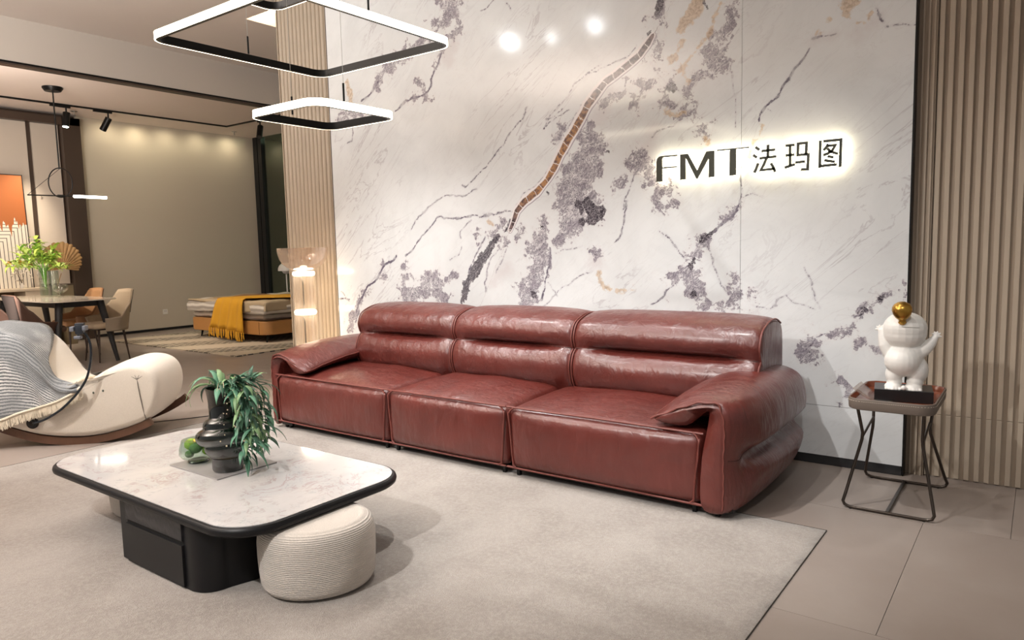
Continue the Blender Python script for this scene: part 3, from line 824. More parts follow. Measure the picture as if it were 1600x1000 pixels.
# ---- slatted walls left and right of the marble
def slat_wall(name, label, x0, x1, pitch, w, dep, zs, rnd=False):
    root = struct(name, label, (0, 4.625, 0))
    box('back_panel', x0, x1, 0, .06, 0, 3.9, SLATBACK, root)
    bm = bmesh.new()
    for z0, z1 in zs:
        pass
    mes = []
    for z0, z1 in zs:
        bm = bmesh.new()
        if rnd:
            poly = [(w * math.sin(a) * 1.0, -dep * math.cos(a)) for a in np.linspace(-math.pi / 2, math.pi / 2, 9)]
            lo = [bm.verts.new((p[0], p[1], z0)) for p in poly]
            hi = [bm.verts.new((p[0], p[1], z1)) for p in poly]
            for j in range(len(poly) - 1):
                bm.faces.new((lo[j], lo[j + 1], hi[j + 1], hi[j]))
            bm.faces.new(hi)
            bm.faces.new(list(reversed(lo)))
            bmesh.ops.recalc_face_normals(bm, faces=bm.faces)
        else:
            bm_box(bm, -w / 2, w / 2, -dep, 0, z0, z1, .0018, 1)
        me = bpy.data.meshes.new('slat')
        bm.to_mesh(me)
        bm.free()
        me.materials.append(SLAT)
        if rnd:
            me.polygons.foreach_set('use_smooth', [True] * len(me.polygons))
            me.set_sharp_from_angle(angle=R(50))
        mes.append(me)
    x = x0 + pitch / 2
    while x < x1:
        for me in mes:
            o = bpy.data.objects.new('slat', me)
            o.location = (x, 0, 0)
            o.parent = root
            C.objects.link(o)
        x += pitch
    return root
slat_wall('wall_right', 'beige vertical slat wall to the right of the marble', -.510, 1.3, .0473, .025, .020, [(.006, .3615), (.3635, 3.9)])
wl = slat_wall('wall_left', 'beige fluted column to the left of the marble', -6.250, -5.430, .0585, .024, .022, [(.0, 3.9)], True)
box('return_panel', -6.262, -6.250, -.02, .55, 0, 3.9, SLAT, wl)
tr = struct('trim_1', 'brown recessed corner profile between marble and slats', (0, 4.6, 0))
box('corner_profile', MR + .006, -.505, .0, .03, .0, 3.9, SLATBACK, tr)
for xx in (-.575, -.548, -.522):
    box('bead', xx, xx + .008, -.012, .0, .0, 3.9, SLAT, tr)

# ---- ceilings
cl = struct('ceiling', 'pale plaster ceiling with a recessed glowing coffer')
box('ceiling_field', -8.88, 1.6, -3.2, 4.83, 3.9, 3.98, PLASTER, cl)
box('ceiling_field', -8.88, -7.10, 4.83, 6.9, 3.9, 3.98, PLASTER, cl)
box('coffer_side', -7.12, -7.095, 4.83, 6.9, 3.902, 4.15, PLASTER, cl)
box('coffer_side', -7.10, -5.0, 4.81, 4.83, 3.981, 4.15, PLASTER, cl)
box('coffer_side', -7.10, -5.0, 6.9, 6.92, 3.76, 4.15, PLASTER, cl)
box('coffer_side', -5.02, -5.0, 4.83, 6.9, 3.9, 4.15, PLASTER, cl)
box('coffer_top', -7.12, -5.0, 4.80, 6.9, 4.15, 4.18, PLASTER, cl)
box('coffer_light', -7.09, -7.06, 4.86, 6.85, 4.06, 4.10, mat('cove_led', (1, .9, .7), .5, emis=((1.0, .86, .62), 26)), cl)
box('coffer_light', -7.06, -5.1, 4.85, 4.88, 4.06, 4.10, MC['cove_led'], cl)
# beam between the main hall and the dining room
bmh = struct('trim_2', 'deep plaster beam dividing sofa hall and dining room')
box('beam_face', -9.06, -8.88, -3.2, 6.9, 3.44, 3.98, BEAM, bmh)
box('beam_track', -8.985, -8.878, -3.2, 6.9, 3.405, 3.44, BROWNFR, bmh)
box('beam_track_lip', -8.884, -8.872, -3.2, 6.9, 3.425, 3.445, BLACKMET, bmh)
dc = struct('trim_3', 'pinkish beige dining room ceiling')
box('dining_ceiling_field', -14.2, -9.06, -3.2, 8.84, 3.68, 3.76, DINCEIL, dc)
box('dining_ceiling_field', -9.06, -5.2, 6.9, 8.84, 3.68, 3.76, DINCEIL, dc)

# ---- far walls
fw = box('wall_far', -13.05, -12.95, 5.50, 8.90, 0, 3.68, BEIGE)
tag(fw, 'plain beige end wall behind the bed', kind='structure')
fb = box('baseboard_far', -12.95, -12.935, 5.50, 8.80, .001, .045, BLACKPL)
tag(fb, 'thin black skirting under the beige wall', kind='structure')
dw = struct('wall_dining', 'cream panelled dining wall with dark brown frame')
box('wall_backing', -13.08, -13.0, -3.2, 5.5, 0, 3.68, BROWNFR, dw)
box('wall_panel', -13.0, -12.93, -1.0, 4.75, 0, 3.56, PANEL, dw)
box('wall_panel', -13.0, -12.93, 4.82, 5.21, 0, 3.56, PANEL, dw)
box('panel_gap', -13.0, -12.96, 4.75, 4.82, 0, 3.56, BROWNFR, dw)
box('frame_post', -13.0, -12.80, 5.23, 5.50, 0, 3.62, BROWNFR, dw)
box('frame_head', -13.0, -12.80, -1.0, 5.50, 3.50, 3.62, BROWNFR, dw)
for z in (1.05,):
    tube('door_knob', [(-12.93, 4.90, 2.35), (-12.90, 4.90, 2.35)], .015, PANEL, dw)
# glass front at the end of the bedroom
gw = struct('window_1', 'dark framed full height greenish glass front')
for x0, x1 in ((-12.93, -12.80), (-12.775, -12.66)):
    box('window_frame', x0, x1, 8.80, 8.90, 0, 3.68, BLACKPL, gw)
box('window_frame', -12.66, -5.0, 8.80, 8.90, 0, .06, BLACKPL, gw)
box('window_frame', -9.9, -9.82, 8.80, 8.90, 0, 3.68, BLACKPL, gw)
box('pane', -12.66, -9.9, 8.845, 8.855, .06, 3.68, glass('tinted_glass', (.72, .80, .70), 0, dens=.18), gw)
box('pane', -9.82, -5.0, 8.845, 8.855, .06, 3.68, MC['tinted_glass'], gw)
ow = struct('wall_outer', 'dim green grey corridor beyond the glass')
box('corridor_wall', -14.4, -4, 11.0, 11.1, 0, 4.6, GREENW, ow)
box('corridor_wall', -14.5, -14.4, 8.9, 11.1, 0, 4.6, GREENW, ow)
box('corridor_ceiling', -14.4, -4, 8.9, 11.1, 3.95, 4.05, mat('corridor_ceiling', (.55, .58, .50), .9), ow)
tag(lathe('ceiling_disc', [(0, 3.66), (.95, 3.66), (1.0, 3.70), (1.0, 3.86), (0, 3.86)], mat('disc_grey', (.20, .21, .18), .8), None, 48, (-12.55 + .9, 10.0, -.25)),
    'round grey canopy hanging behind the glass, beside the fluted column', 'canopy')
pl = bpy.data.lights.new('corridor_light', 'POINT')
pl.energy = 55
pl.color = (.9, 1, .82)
pl.shadow_soft_size = .1
po = bpy.data.objects.new('corridor_light', pl)
po.location = (-10.2, 10.2, 3.85)
C.objects.link(po)
# wall of the bedroom behind the fluted column is open to the hall

# socket on the beige wall
sk = thing('wall_socket', 'small white wall socket low on the beige wall', 'socket', (-12.95, 6.774, .337))
box('face_plate', 0, .012, -.045, .045, -.045, .045, mat('white_plastic', (.75, .72, .66), .4), sk, .003)
for dy in (-.012, .012):
    box('socket_slot', .0121, .0135, dy - .003, dy + .003, .004, .018, BLACKPL, sk)
# ================================================================== RUG
def make_rug():
    x0, x1, y0, y1 = -5.42, -.763, -.30, 3.46
    nx, ny = 150, 120
    P = []
    for j in range(ny + 1):
        rowp = []
        for i in range(nx + 1):
            x, y = x0 + (x1 - x0) * i / nx, y0 + (y1 - y0) * j / ny
            e = min(i, nx - i, j, ny - j)
            z = .0052 + .0008 * math.sin(x * 3.1 + 1.3 * math.sin(y * 2.3)) * math.cos(y * 2.7) * (1 if e > 2 else .3)
            if e == 0:
                z = .001
                x += random.uniform(-.003, .003)
                y += random.uniform(-.003, .003)
            elif e == 1:
                z = .005
                if i == 1: x = x0 + .004
                if i == nx - 1: x = x1 - .004
                if j == 1: y = y0 + .004
                if j == ny - 1: y = y1 - .004
            rowp.append((x, y, z))
        P.append(rowp)
    o = grid_mesh('pile', P, RUG, None)
    t = thing('rug', 'large plain grey beige short pile rug under the sofa front and coffee table', 'rug')
    o.parent = t
    bind = [(x0, y0, .003), (x1, y0, .003), (x1, y1, .003), (x0, y1, .003)]
    tube('edge_binding', bind, .0028, mat('rug_binding', (.05, .04, .032), .9), t, 6, True)
make_rug()

# ================================================================== SOFA
def make_sofa():
    S = thing('sofa', 'long three seat reddish brown leather sofa with raised piping in front of the marble wall', 'sofa', (-2.95, 3.8, 0))
    inv = Vector((2.95, -3.8, 0))
    def put(o, loc=None):
        o.parent = S
        o.location = inv if loc is None else loc
        return o
    segs = [(-4.735, -3.525), (-3.515, -2.515), (-2.505, -1.315)]
    labels = ['left', 'middle', 'right']
    for k, (a, b) in enumerate(segs):
        wd = b - a
        def fn(p, u, v, w, a=a, b=b, k=k):
            top = max(0.0, w)
            fr = max(0.0, -v)
            # crown and rise to the back
            p.z += top * (.045 * (1 - u ** 4) * (1 - max(0, -v) ** 3) + .020 * (v + 1) / 2)
            # front bulge
            p.y -= fr ** 6 * .028 * (1 - u ** 4) * (1 - (w * .9) ** 4)
            p.z += .006 * math.sin(u * 7 + k) * (1 - abs(v)) * top
            # piping pinch on the front upper rim
            return p
        c = put(cushion('seat_cushion', a, b, 3.315, 4.20, .055, .415, .045, LEATHER, None, (32, 20, 12), fn))
        # piping round the front panel
        def fy(u, w):
            return 3.312 - .004
        rr = .055
        path = []
        x0, x1, z0, z1 = a + .012, b - .012, .062, .422
        for cx, cz, a0 in ((x1 - rr, z1 - rr, 0), (x0 + rr, z1 - rr, 90), (x0 + rr, z0 + .03, 180), (x1 - rr, z0 + .03, 270)):
            r_ = rr if cz > .2 else .03
            for q in range(6):
                an = R(a0 + 90 * q / 5)
                path.append((cx + r_ * math.cos(an), 3.3155 - .003 + .008 * (cz > .2) * math.sin(an), cz + r_ * math.sin(an)))
        # gentle irregular flap
        dens = cat(path, 4, True)
        dens = [(x + .0015 * math.sin(40 * x + 60 * z), y - .003, z + .0015 * math.sin(55 * x)) for x, y, z in dens]
        pp = tube('piping', dens, .0062, PIPING, None, 6, True)
        pp.parent = c
        # metal rail and legs under each module
        f = put(box('base_rail', a + .02, b - .02, 3.33, 3.35, .044, .060, BLACKMET))
        put(box('base_rail', a + .05, b - .05, 4.10, 4.12, .05, .10, BLACKMET))
        for lx in (a + .035, b - .06):
            put(box('leg', lx, lx + .022, 3.345, 3.367, .006, .048, BLACKMET, None, .002))
            put(box('leg', lx, lx + .022, 4.10, 4.122, .0, .06, BLACKMET, None, .002))
    # backs
    backs = [(-4.44, -3.43), (-3.42, -2.415), (-2.405, -1.215)]
    prof = [(3.90, .43), (3.865, .50), (3.852, .59), (3.880, .668), (3.958, .704), (3.905, .728), (3.890, .785), (3.925, .862), (4.00, .915), (4.10, .938), (4.20, .935), (4.285, .89), (4.32, .80), (4.335, .55), (4.33, .30), (4.32, .12), (4.20, .10), (4.0, .12), (3.96, .30)]
    for k, (a, b) in enumerate(backs):
        xs = [0, .006, .03, .08, .16, .3, .5, .7, .84, .92, .97, .994, 1]
        secs = []
        L = b - a
        for f in xs:
            e = min(f, 1 - f) * L
            sh = .026 * max(0, 1 - e / .06) ** 2          # pillow rounding at the ends
            cr = min(1, max(0, (e - .10) / .14))          # crease depth: shallow near the ends
            fl = min(1, e / .25)
            sec = []
            for n_, (yy, zz) in enumerate(prof):
                cy, cz = 4.10, .52
                d = math.hypot(yy - cy, zz - cz)
                y2, z2 = yy + (cy - yy) / d * sh, zz + (cz - zz) / d * sh
                if n_ == 4: y2 = y2 - .052 * (1 - cr)
                if n_ in (3, 5): y2 = y2 - .004 * (1 - cr)
                if n_ in (1, 2): y2 -= .014 * fl
                if n_ in (6, 7): y2 -= .012 * fl
                if n_ in (8, 9, 10): z2 -= .016 * (1 - fl) 
                sec.append((a + L * f, y2, z2))
            secs.append(sec)
        c = put(loft('back_cushion', secs, LEATHER, None, 4, 3, True, True, 55))
        # piping along both front end edges
        for f, off in ((.0, .004), (1.0, -.004)):
            pts = []
            for n_ in range(0, 12):
                yy, zz = prof[n_]
                cy, cz = 4.10, .52
                d = math.hypot(yy - cy, zz - cz)
                sh = .012
                yv = yy + (cy - yy) / d * sh - (.046 if n_ == 4 else (.004 if n_ in (3, 5) else 0))
                zv = zz + (cz - zz) / d * sh - (.014 if n_ in (8, 9, 10) else 0)
                pts.append((a + L * f + off, yv, zv))
            pp = tube('piping', cat(pts, 4), .0055, PIPING, None, 6)
            pp.parent = c
        # crease seam
        sm = [(a + L * f, 3.958 - .052 * (1 - min(1, max(0, (min(f, 1 - f) * L - .10) / .14))) + .0005, .704) for f in np.linspace(.012, .988, 40)]
        pp = tube('seam', sm, .0022, mat('seam_thread', (.06, .016, .013), .7), None, 5)
        pp.parent = c
    # arms: right, and the left as its mirror about the middle
    Y = [3.300, 3.318, 3.38, 3.50, 3.70, 3.95, 4.15, 4.30, 4.375, 4.40]
    base = {
        3.300: [(-1.208, .055), (-1.200, .16), (-1.203, .30), (-1.197, .42), (-1.203, .53), (-1.265, .560), (-1.40, .530), (-1.545, .470), (-1.40, .455), (-1.292, .535), (-1.306, .30), (-1.306, .06)],
        3.318: [(-1.190, .045), (-1.178, .16), (-1.185, .30), (-1.172, .42), (-1.180, .545), (-1.255, .582), (-1.40, .553), (-1.570, .470), (-1.41, .444), (-1.295, .52), (-1.312, .30), (-1.312, .055)],
        3.38: [(-1.165, .045), (-1.135, .16), (-1.155, .295), (-1.125, .42), (-1.140, .555), (-1.235, .600), (-1.40, .580), (-1.575, .480), (-1.44, .445), (-1.31, .505), (-1.314, .30), (-1.314, .055)],
        3.50: [(-1.145, .050), (-1.098, .16), (-1.140, .300), (-1.082, .43), (-1.105, .565), (-1.215, .620), (-1.40, .606), (-1.565, .505), (-1.45, .455), (-1.31, .46), (-1.314, .30), (-1.314, .055)],
        3.70: [(-1.135, .055), (-1.075, .17), (-1.130, .310), (-1.060, .44), (-1.085, .575), (-1.200, .640), (-1.39, .630), (-1.555, .535), (-1.45, .47), (-1.31, .46), (-1.314, .30), (-1.314, .055)],
        3.95: [(-1.135, .060), (-1.068, .17), (-1.125, .318), (-1.052, .45), (-1.075, .580), (-1.195, .648), (-1.38, .640), (-1.540, .555), (-1.45, .48), (-1.31, .46), (-1.314, .30), (-1.314, .055)],
        4.15: [(-1.140, .065), (-1.070, .18), (-1.125, .325), (-1.056, .455), (-1.080, .580), (-1.195, .645), (-1.37, .64), (-1.50, .57), (-1.42, .48), (-1.31, .46), (-1.314, .30), (-1.314, .055)],
        4.30: [(-1.155, .075), (-1.090, .19), (-1.135, .325), (-1.078, .45), (-1.10, .565), (-1.20, .625), (-1.34, .62), (-1.42, .56), (-1.38, .48), (-1.31, .46), (-1.314, .30), (-1.314, .06)],
        4.375: [(-1.18, .10), (-1.13, .20), (-1.165, .325), (-1.12, .44), (-1.14, .53), (-1.215, .585), (-1.32, .58), (-1.38, .54), (-1.35, .48), (-1.30, .45), (-1.30, .30), (-1.30, .09)],
        4.40: [(-1.20, .13), (-1.16, .22), (-1.185, .325), (-1.155, .42), (-1.17, .50), (-1.225, .55), (-1.31, .55), (-1.35, .52), (-1.33, .48), (-1.29, .43), (-1.29, .30), (-1.29, .12)],
    }
    for y in Y:
        if y >= 3.45 and y < 4.35:
            b_ = base[y]
            b_[2] = (b_[2][0] - .030, b_[2][1])
            b_[1] = (b_[1][0] + .004, b_[1][1] + .05)
            b_[3] = (b_[3][0] + .002, b_[3][1] - .045)
    for side in (0, 1):
        mx = (lambda x: x) if side == 0 else (lambda x: -5.885 - x)
        secs = []
        for y in Y:
            sec = []
            for n_, (x, z) in enumerate(base[y]):
                if side == 1:
                    if n_ in (0, 1, 2, 3): x += .085 if y < 3.32 else (.05 if y < 3.4 else .02)
                    if n_ == 4: x += .075 if y < 3.32 else (.045 if y < 3.4 else .01)
                    if n_ in (10, 11): x = -1.155
                    if n_ == 9: x = -1.175
                    if n_ == 5: x += .05
                    if n_ in (6, 7, 8): x += .06
                yy = y + (.055 if n_ == 9 else .035) * (y < 3.45) if n_ in (8, 9) else y
                sec.append((mx(x), yy, z))
            secs.append(sec)
        A = put(loft('armrest', secs, LEATHER, None, 5, 5, 'flat', True, 70))
        # piping: along the wing front from tip to ridge and down the front corner
        f = base[3.318]
        sh_ = (lambda x, z: x) if side == 0 else (lambda x, z: x + (.085 if x > -1.24 else .06))
        pts = [(mx(sh_(x, z)), 3.306, z) for x, z in [(-1.578, .470), (-1.50, .506), (-1.40, .550), (-1.33, .575), (-1.262, .584), (-1.225, .572), (-1.212, .545), (-1.200, .50), (-1.195, .42), (-1.200, .30), (-1.198, .18), (-1.203, .055)]]
        d = cat(pts, 6)
        d = [(x + .002 * math.sin(90 * z), y - .002 + .002 * math.sin(70 * x), z + .003 * math.sin(60 * x)) for x, y, z in d]
        pp = tube('piping', d, .0058, PIPING, None, 6)
        pp.parent = A
        # piping: inner edge of the wing running back
        pts = [(mx(base[y][7][0] - .004 + .06 * side), y, base[y][7][1]) for y in Y[1:7]]
        pp = tube('piping', cat(pts, 5), .0055, PIPING, None, 6)
        pp.parent = A
        # seam in the outer side groove
        pts = [(mx(base[y][2][0] + .001 + .02 * side), y, base[y][2][1] + .002) for y in Y[1:9]]
        pp = tube('seam', cat(pts, 5), .0025, MC['seam_thread'], None, 5)
        pp.parent = A
        lx = mx(-1.245)
        put(box('leg', lx - .011, lx + .011, 3.345, 3.367, .006, .06, BLACKMET, None, .002))
        put(box('leg', lx - .011, lx + .011, 4.22, 4.242, .0, .09, BLACKMET, None, .002))
        put(box('base_rail', min(mx(-1.19), mx(-1.315)), max(mx(-1.19), mx(-1.315)), 3.315, 3.335, .036, .056, BLACKMET))
    put(box('base_rail', -1.185, -1.165, 3.34, 4.25, .038, .060, BLACKMET))
    return S
make_sofa()

# ================================================================== COFFEE TABLE
def m_table_stone():
    t = NT('table_marble')
    co = t.coord()
    n = t.noise(co, 2.4, 6, .6, .9)
    n2 = t.noise(co, 5, 8, .68, 1.2)
    n3 = t.noise(co, 13, 6, .6, .6)
    c = t.mix(t.rng(n, .35, .7), (.62, .60, .59), (.53, .525, .53))
    a = t.math('ABSOLUTE', t.math('SUBTRACT', n2, .5))
    c = t.mix(t.math('MULTIPLY', t.rng(a, .028, 0), t.rng(n, .42, .6, 0, .8)), c, (.42, .33, .325))
    b = t.math('ABSOLUTE', t.math('SUBTRACT', n3, .52))
    c = t.mix(t.math('MULTIPLY', t.rng(b, .022, 0), t.rng(n2, .5, .62, 0, .55)), c, (.30, .32, .36))
    t.base(c)
    t.b.inputs['Roughness'].default_value = .07
    return t.m
STONE = m_table_stone()
def m_blackwood():
    t = NT('black_wood')
    co = t.coord((1, 1, .8))
    wv = t.wave(co, 9, 9, 3, 1.2, 'Z')
    t.base(t.mix(wv, (.009, .009, .011), (.022, .022, .025)))
    t.b.inputs['Roughness'].default_value = .42
    t.bump(wv, .35, .002)
    return t.m
BLACKWOOD = m_blackwood()
BLACKLAC = mat('black_lacquer', (.008, .008, .009), .42, spec=.3)
def make_table():
    T = thing('coffee_table', 'low square coffee table with white marble top, black rim and black drawer base', 'coffee table', (-3.19, 1.875, 0))
    inv = Vector((3.19, -1.875, 0))
    def put(o):
        o.parent = T
        o.location = inv
        return o
    X0, X1, Y0, Y1 = -4.06, -2.33, 1.425, 2.335
    ZT = .326
    put(prism('tabletop', rrect(X0 + .012, X1 - .012, Y0 + .012, Y1 - .012, .185, 14), ZT - .020, ZT, STONE, None, .002, 1))
    # bullnose rim
    r0 = rrect(X0, X1, Y0, Y1, .20, 14)
    profile = [(.0, -.003), (-.012, -.004), (-.020, -.011), (-.023, -.022), (-.020, -.033), (-.010, -.041), (.02, -.043), (.06, -.043)]
    bm = bmesh.new()
    rings = []
    for d, dz in profile:
        pts = rrect(X0 + .012 + d, X1 - .012 - d, Y0 + .012 + d, Y1 - .012 - d, max(.02, .19 - d), 14)
        rings.append([bm.verts.new((x, y, ZT + dz)) for x, y in pts])
    for a, b in zip(rings[:-1], rings[1:]):
        k = len(a)
        for j in range(k):
            bm.faces.new((a[j], a[(j + 1) % k], b[(j + 1) % k], b[j]))
    bm.faces.new(rings[-1])
    put(from_bm('rim', bm, BLACKLAC))
    # base with concave bays that take the two poufs
    zb = ZT - .043
    pts = [(-3.275, 1.445), (-2.73, 1.443)]
    for k in range(9):   # rounded front right corner
        a = R(-90 + 100 * k / 8)
        pts.append((-2.70 + .095 * math.cos(a), 1.538 + .095 * math.sin(a)))
    for k in range(10):  # bay
        a = R(215 - 78 * k / 9)
        pts.append((-2.355 + .262 * math.cos(a), 1.81 + .262 * math.sin(a)))
    pts += [(-2.60, 2.10), (-2.66, 2.24), (-2.75, 2.27), (-3.45, 2.27), (-3.5, 2.2)]
    for k in range(10):
        a = R(40 - 105 * k / 9)
        pts.append((-3.78 + .262 * math.cos(a), 1.87 + .262 * math.sin(a)))
    pts += [(-3.52, 1.53), (-3.40, 1.46)]
    # keep the left stile where the photograph shows it
    pts = [p for p in pts if not (p[0] < -3.28 and p[1] < 1.62)]
    pts.append((-3.29, 1.50))
    B = put(prism('base', pts, .006, zb, BLACKLAC, None, .003, 1, 30))
    put(box('drawer_front', -3.205, -2.742, 1.432, 1.452, .014, .188, BLACKLAC, None, .0015, 1))
    put(box('drawer_recess', -3.205, -2.742, 1.4415, 1.450, .188, .206, mat('deep_black', (.002, .002, .002), .9)))
    put(box('wood_panel', -3.205, -2.742, 1.434, 1.452, .206, zb - .002, BLACKWOOD, None, .001, 1))
    return T
make_table()

def m_boucle(name, c1, c2, ribs=True):
    t = NT(name)
    co = t.coord()
    wv = t.wave(t.coord((1, 1, 1)), 42, .5, 2, 3.0, 'Z')
    n = t.noise(co, 160, 3, .6)
    s = t.noise(co, 3, 2)
    t.base(t.mix(t.math('MULTIPLY', n, .8), c1, c2))
    t.b.inputs['Roughness'].default_value = .9
    t.b.inputs['Sheen Weight'].default_value = .2
    b = t.bump(n, .55, .004)
    if ribs:
        t.bump(wv, .5, .005, b)
    return t.m
BOUCLE = m_boucle('ribbed_pouf_fabric', (.52, .465, .41), (.74, .69, .63))
def pouf(x, y, label, tilt):
    t = thing('pouf', label, 'pouf', (x, y, .006), 0, None)
    prof = [(.0, .008), (.19, .008), (.210, .014), (.219, .034), (.224, .08), (.227, .14), (.227, .20), (.223, .236), (.213, .258), (.197, .270), (.17, .275), (.10, .276), (.0, .276)]
    def wob(px, py, z, k):
        a = math.atan2(py, px)
        e = 1 + .035 * math.cos(2 * (a - .9))
        return px * e, py * e, z
    lathe('body', prof, BOUCLE, t, 56, autos=80, wob=wob)
    lathe('base_plate', [(0, .0), (.165, .0), (.165, .013), (0, .013)], BLACKPL, t, 40)
    return t
pouf(-2.350, 1.795, 'cream ribbed fabric pouf tucked under the right corner of the coffee table', 0)
pouf(-3.78, 1.87, 'cream fabric pouf mostly hidden behind the left side of the coffee table base', 0)

# ---- tray, vase with plant, bowl on the table
ZT = .326
tr_ = thing('serving_tray', 'thin square grey stone tray under the smoked glass vase', 'tray', (-3.2, 1.90, ZT + .001), 0)
prism('tray_plate', rrect(-.21, .21, -.15, .17, .004, 2), .0, .006, mat('grey_stone', (.34, .32, .31), .3, vary=.12, vscale=9), tr_, .001, 1)
SMOKE = glass('smoked_glass', (.30, .345, .33), .02, dens=.30)
SMOKED = glass('dark_smoked_glass', (.16, .18, .18), .02, dens=.35)
VX, VY, VZ = -3.085, 1.865, ZT + .008
vase = thing('glass_vase', 'tall smoked glass vase with stacked rings at the waist, on the coffee table', 'vase', (VX, VY, VZ))
lathe('vase_foot', [(.0, .002), (.066, .002), (.070, .01), (.071, .065), (.066, .066), (.0, .055)], SMOKED, vase, 40)
sh = lambda: None
ring_prof = [(.071, .066), (.079, .072), (.090, .084), (.098, .100), (.102, .118), (.099, .124), (.108, .130), (.124, .140), (.134, .155), (.137, .172), (.133, .188), (.121, .200), (.106, .207), (.100, .212), (.101, .222), (.098, .236), (.088, .248), (.076, .254), (.070, .262), (.071, .33), (.076, .375), (.080, .395)]
def vw(x, y, z, k):
    # rings of this vase lean slightly, as blown glass does
    s = .10 if .09 < z < .26 else 0.0
    return x, y, z + s * x
lathe('vase_body', ring_prof, SMOKE, vase, 48, wob=vw, autos=70)
lathe('vase_inner', [(r - .006, z) for r, z in ring_prof[2:]], SMOKE, vase, 48, wob=vw, autos=70)
lathe('neck_sleeve', [(.066, .262), (.067, .33), (.071, .372), (.071, .376), (.0, .372)], mat('dark_sleeve', (.012, .016, .014), .25), vase, 32)

LEAFG = [mat('leaf_green_%d' % i, c, .42, vary=.2, vscale=30) for i, c in enumerate([(.10, .25, .16), (.15, .35, .22), (.05, .13, .08), (.26, .42, .20)])]
def leaf_mesh(L, W, droop, curl=.3, n=8, fold=.25, tip=1.0):
    """long pointed leaf along +x starting at the origin, drooping in -z"""
    P = []
    ang = .75
    x = z = 0.0
    for i in range(n + 1):
        f = i / n
        wd = W * (math.sin(math.pi * min(1, f * .92 + .08)) ** .7) * (1 - f ** 3 * tip) + .0006
        P.append([(x, -wd, z + fold * wd), (x, 0, z), (x, wd, z + fold * wd)])
        a = ang - droop * f
        x += L / n * math.cos(a)
        z += L / n * math.sin(a)
    return P
plant = thing('artificial_plant', 'artificial plant with long trailing green leaves spilling over the smoked glass vase', 'plant', (VX, VY, VZ + .37))
random.seed(3)
def add_leaf(parent, org, az, L, W, droop, lean, m, name='leaf'):
    P = leaf_mesh(L, W, droop)
    rot = Matrix.Rotation(az, 4, 'Z') @ Matrix.Rotation(-lean, 4, 'Y')
    Q = [[tuple(Vector(org) + rot @ Vector(p)) for p in r_] for r_ in P]
    return grid_mesh(name, Q, m, parent, .0012)
for k in range(34):
    az = random.uniform(0, 2 * math.pi)
    lean = random.uniform(-.35, .75)
    add_leaf(plant, (.03 * math.cos(az), .03 * math.sin(az), random.uniform(0, .03)), az, random.uniform(.13, .20), random.uniform(.012, .019), random.uniform(1.5, 3.2), lean, LEAFG[random.choice([0, 1, 1, 0, 2, 3])])
# trailing strands on the right hand side (towards +x +y in plan)
for s in range(9):
    az = R(25) + random.uniform(-.55, .75)
    reach = random.uniform(.10, .19)
    drop = random.uniform(.20, .37)
    top = random.uniform(.03, .07)
    path = cat([(0.02 * math.cos(az), .02 * math.sin(az), 0), (reach * .5 * math.cos(az), reach * .5 * math.sin(az), top), (reach * .92 * math.cos(az), reach * .92 * math.sin(az), top - .04), (reach * 1.03 * math.cos(az), reach * 1.03 * math.sin(az), top - .04 - drop * .45), (reach * math.cos(az), reach * math.sin(az), top - .04 - drop * .9)], 5)
    tube('stem', path, .0018, LEAFG[2], plant, 5)
    for i in range(3, len(path) - 1, 1):
        for q in (0, 1):
            if random.random() < .25: continue
            a2 = az + random.uniform(-1.6, 1.6)
            L = random.uniform(.07, .13)
            lean = random.uniform(-1.5, -.5) if i > 8 else random.uniform(-.6, .5)
            add_leaf(plant, path[i], a2, L, random.uniform(.008, .014), random.uniform(.8, 1.8), lean, LEAFG[random.choice([0, 1, 2, 2, 3])])
bm = bmesh.new()
for s in range(90):
    az = R(25) + random.uniform(-1.2, 1.2)
    rr = random.uniform(.06, .19)
    z = random.uniform(-.05, .07) if rr < .13 else random.uniform(-.22, .04)
    bmesh.ops.create_icosphere(bm, subdivisions=1, radius=random.uniform(.0025, .0045), matrix=Matrix.Translation((rr * math.cos(az), rr * math.sin(az), z)))
o = from_bm('tiny_blossoms', bm, mat('blossom', (.62, .52, .36), .7), plant)
o['kind'] = 'stuff'
for s in range(7):
    az = R(25) + random.uniform(-1.2, 1.2)
    tube('twig', cat([(0, 0, 0), (.08 * math.cos(az), .08 * math.sin(az), .07), (.17 * math.cos(az), .17 * math.sin(az), .06 + random.uniform(-.06, .03))], 4), .0012, MC['blossom'], plant, 4)

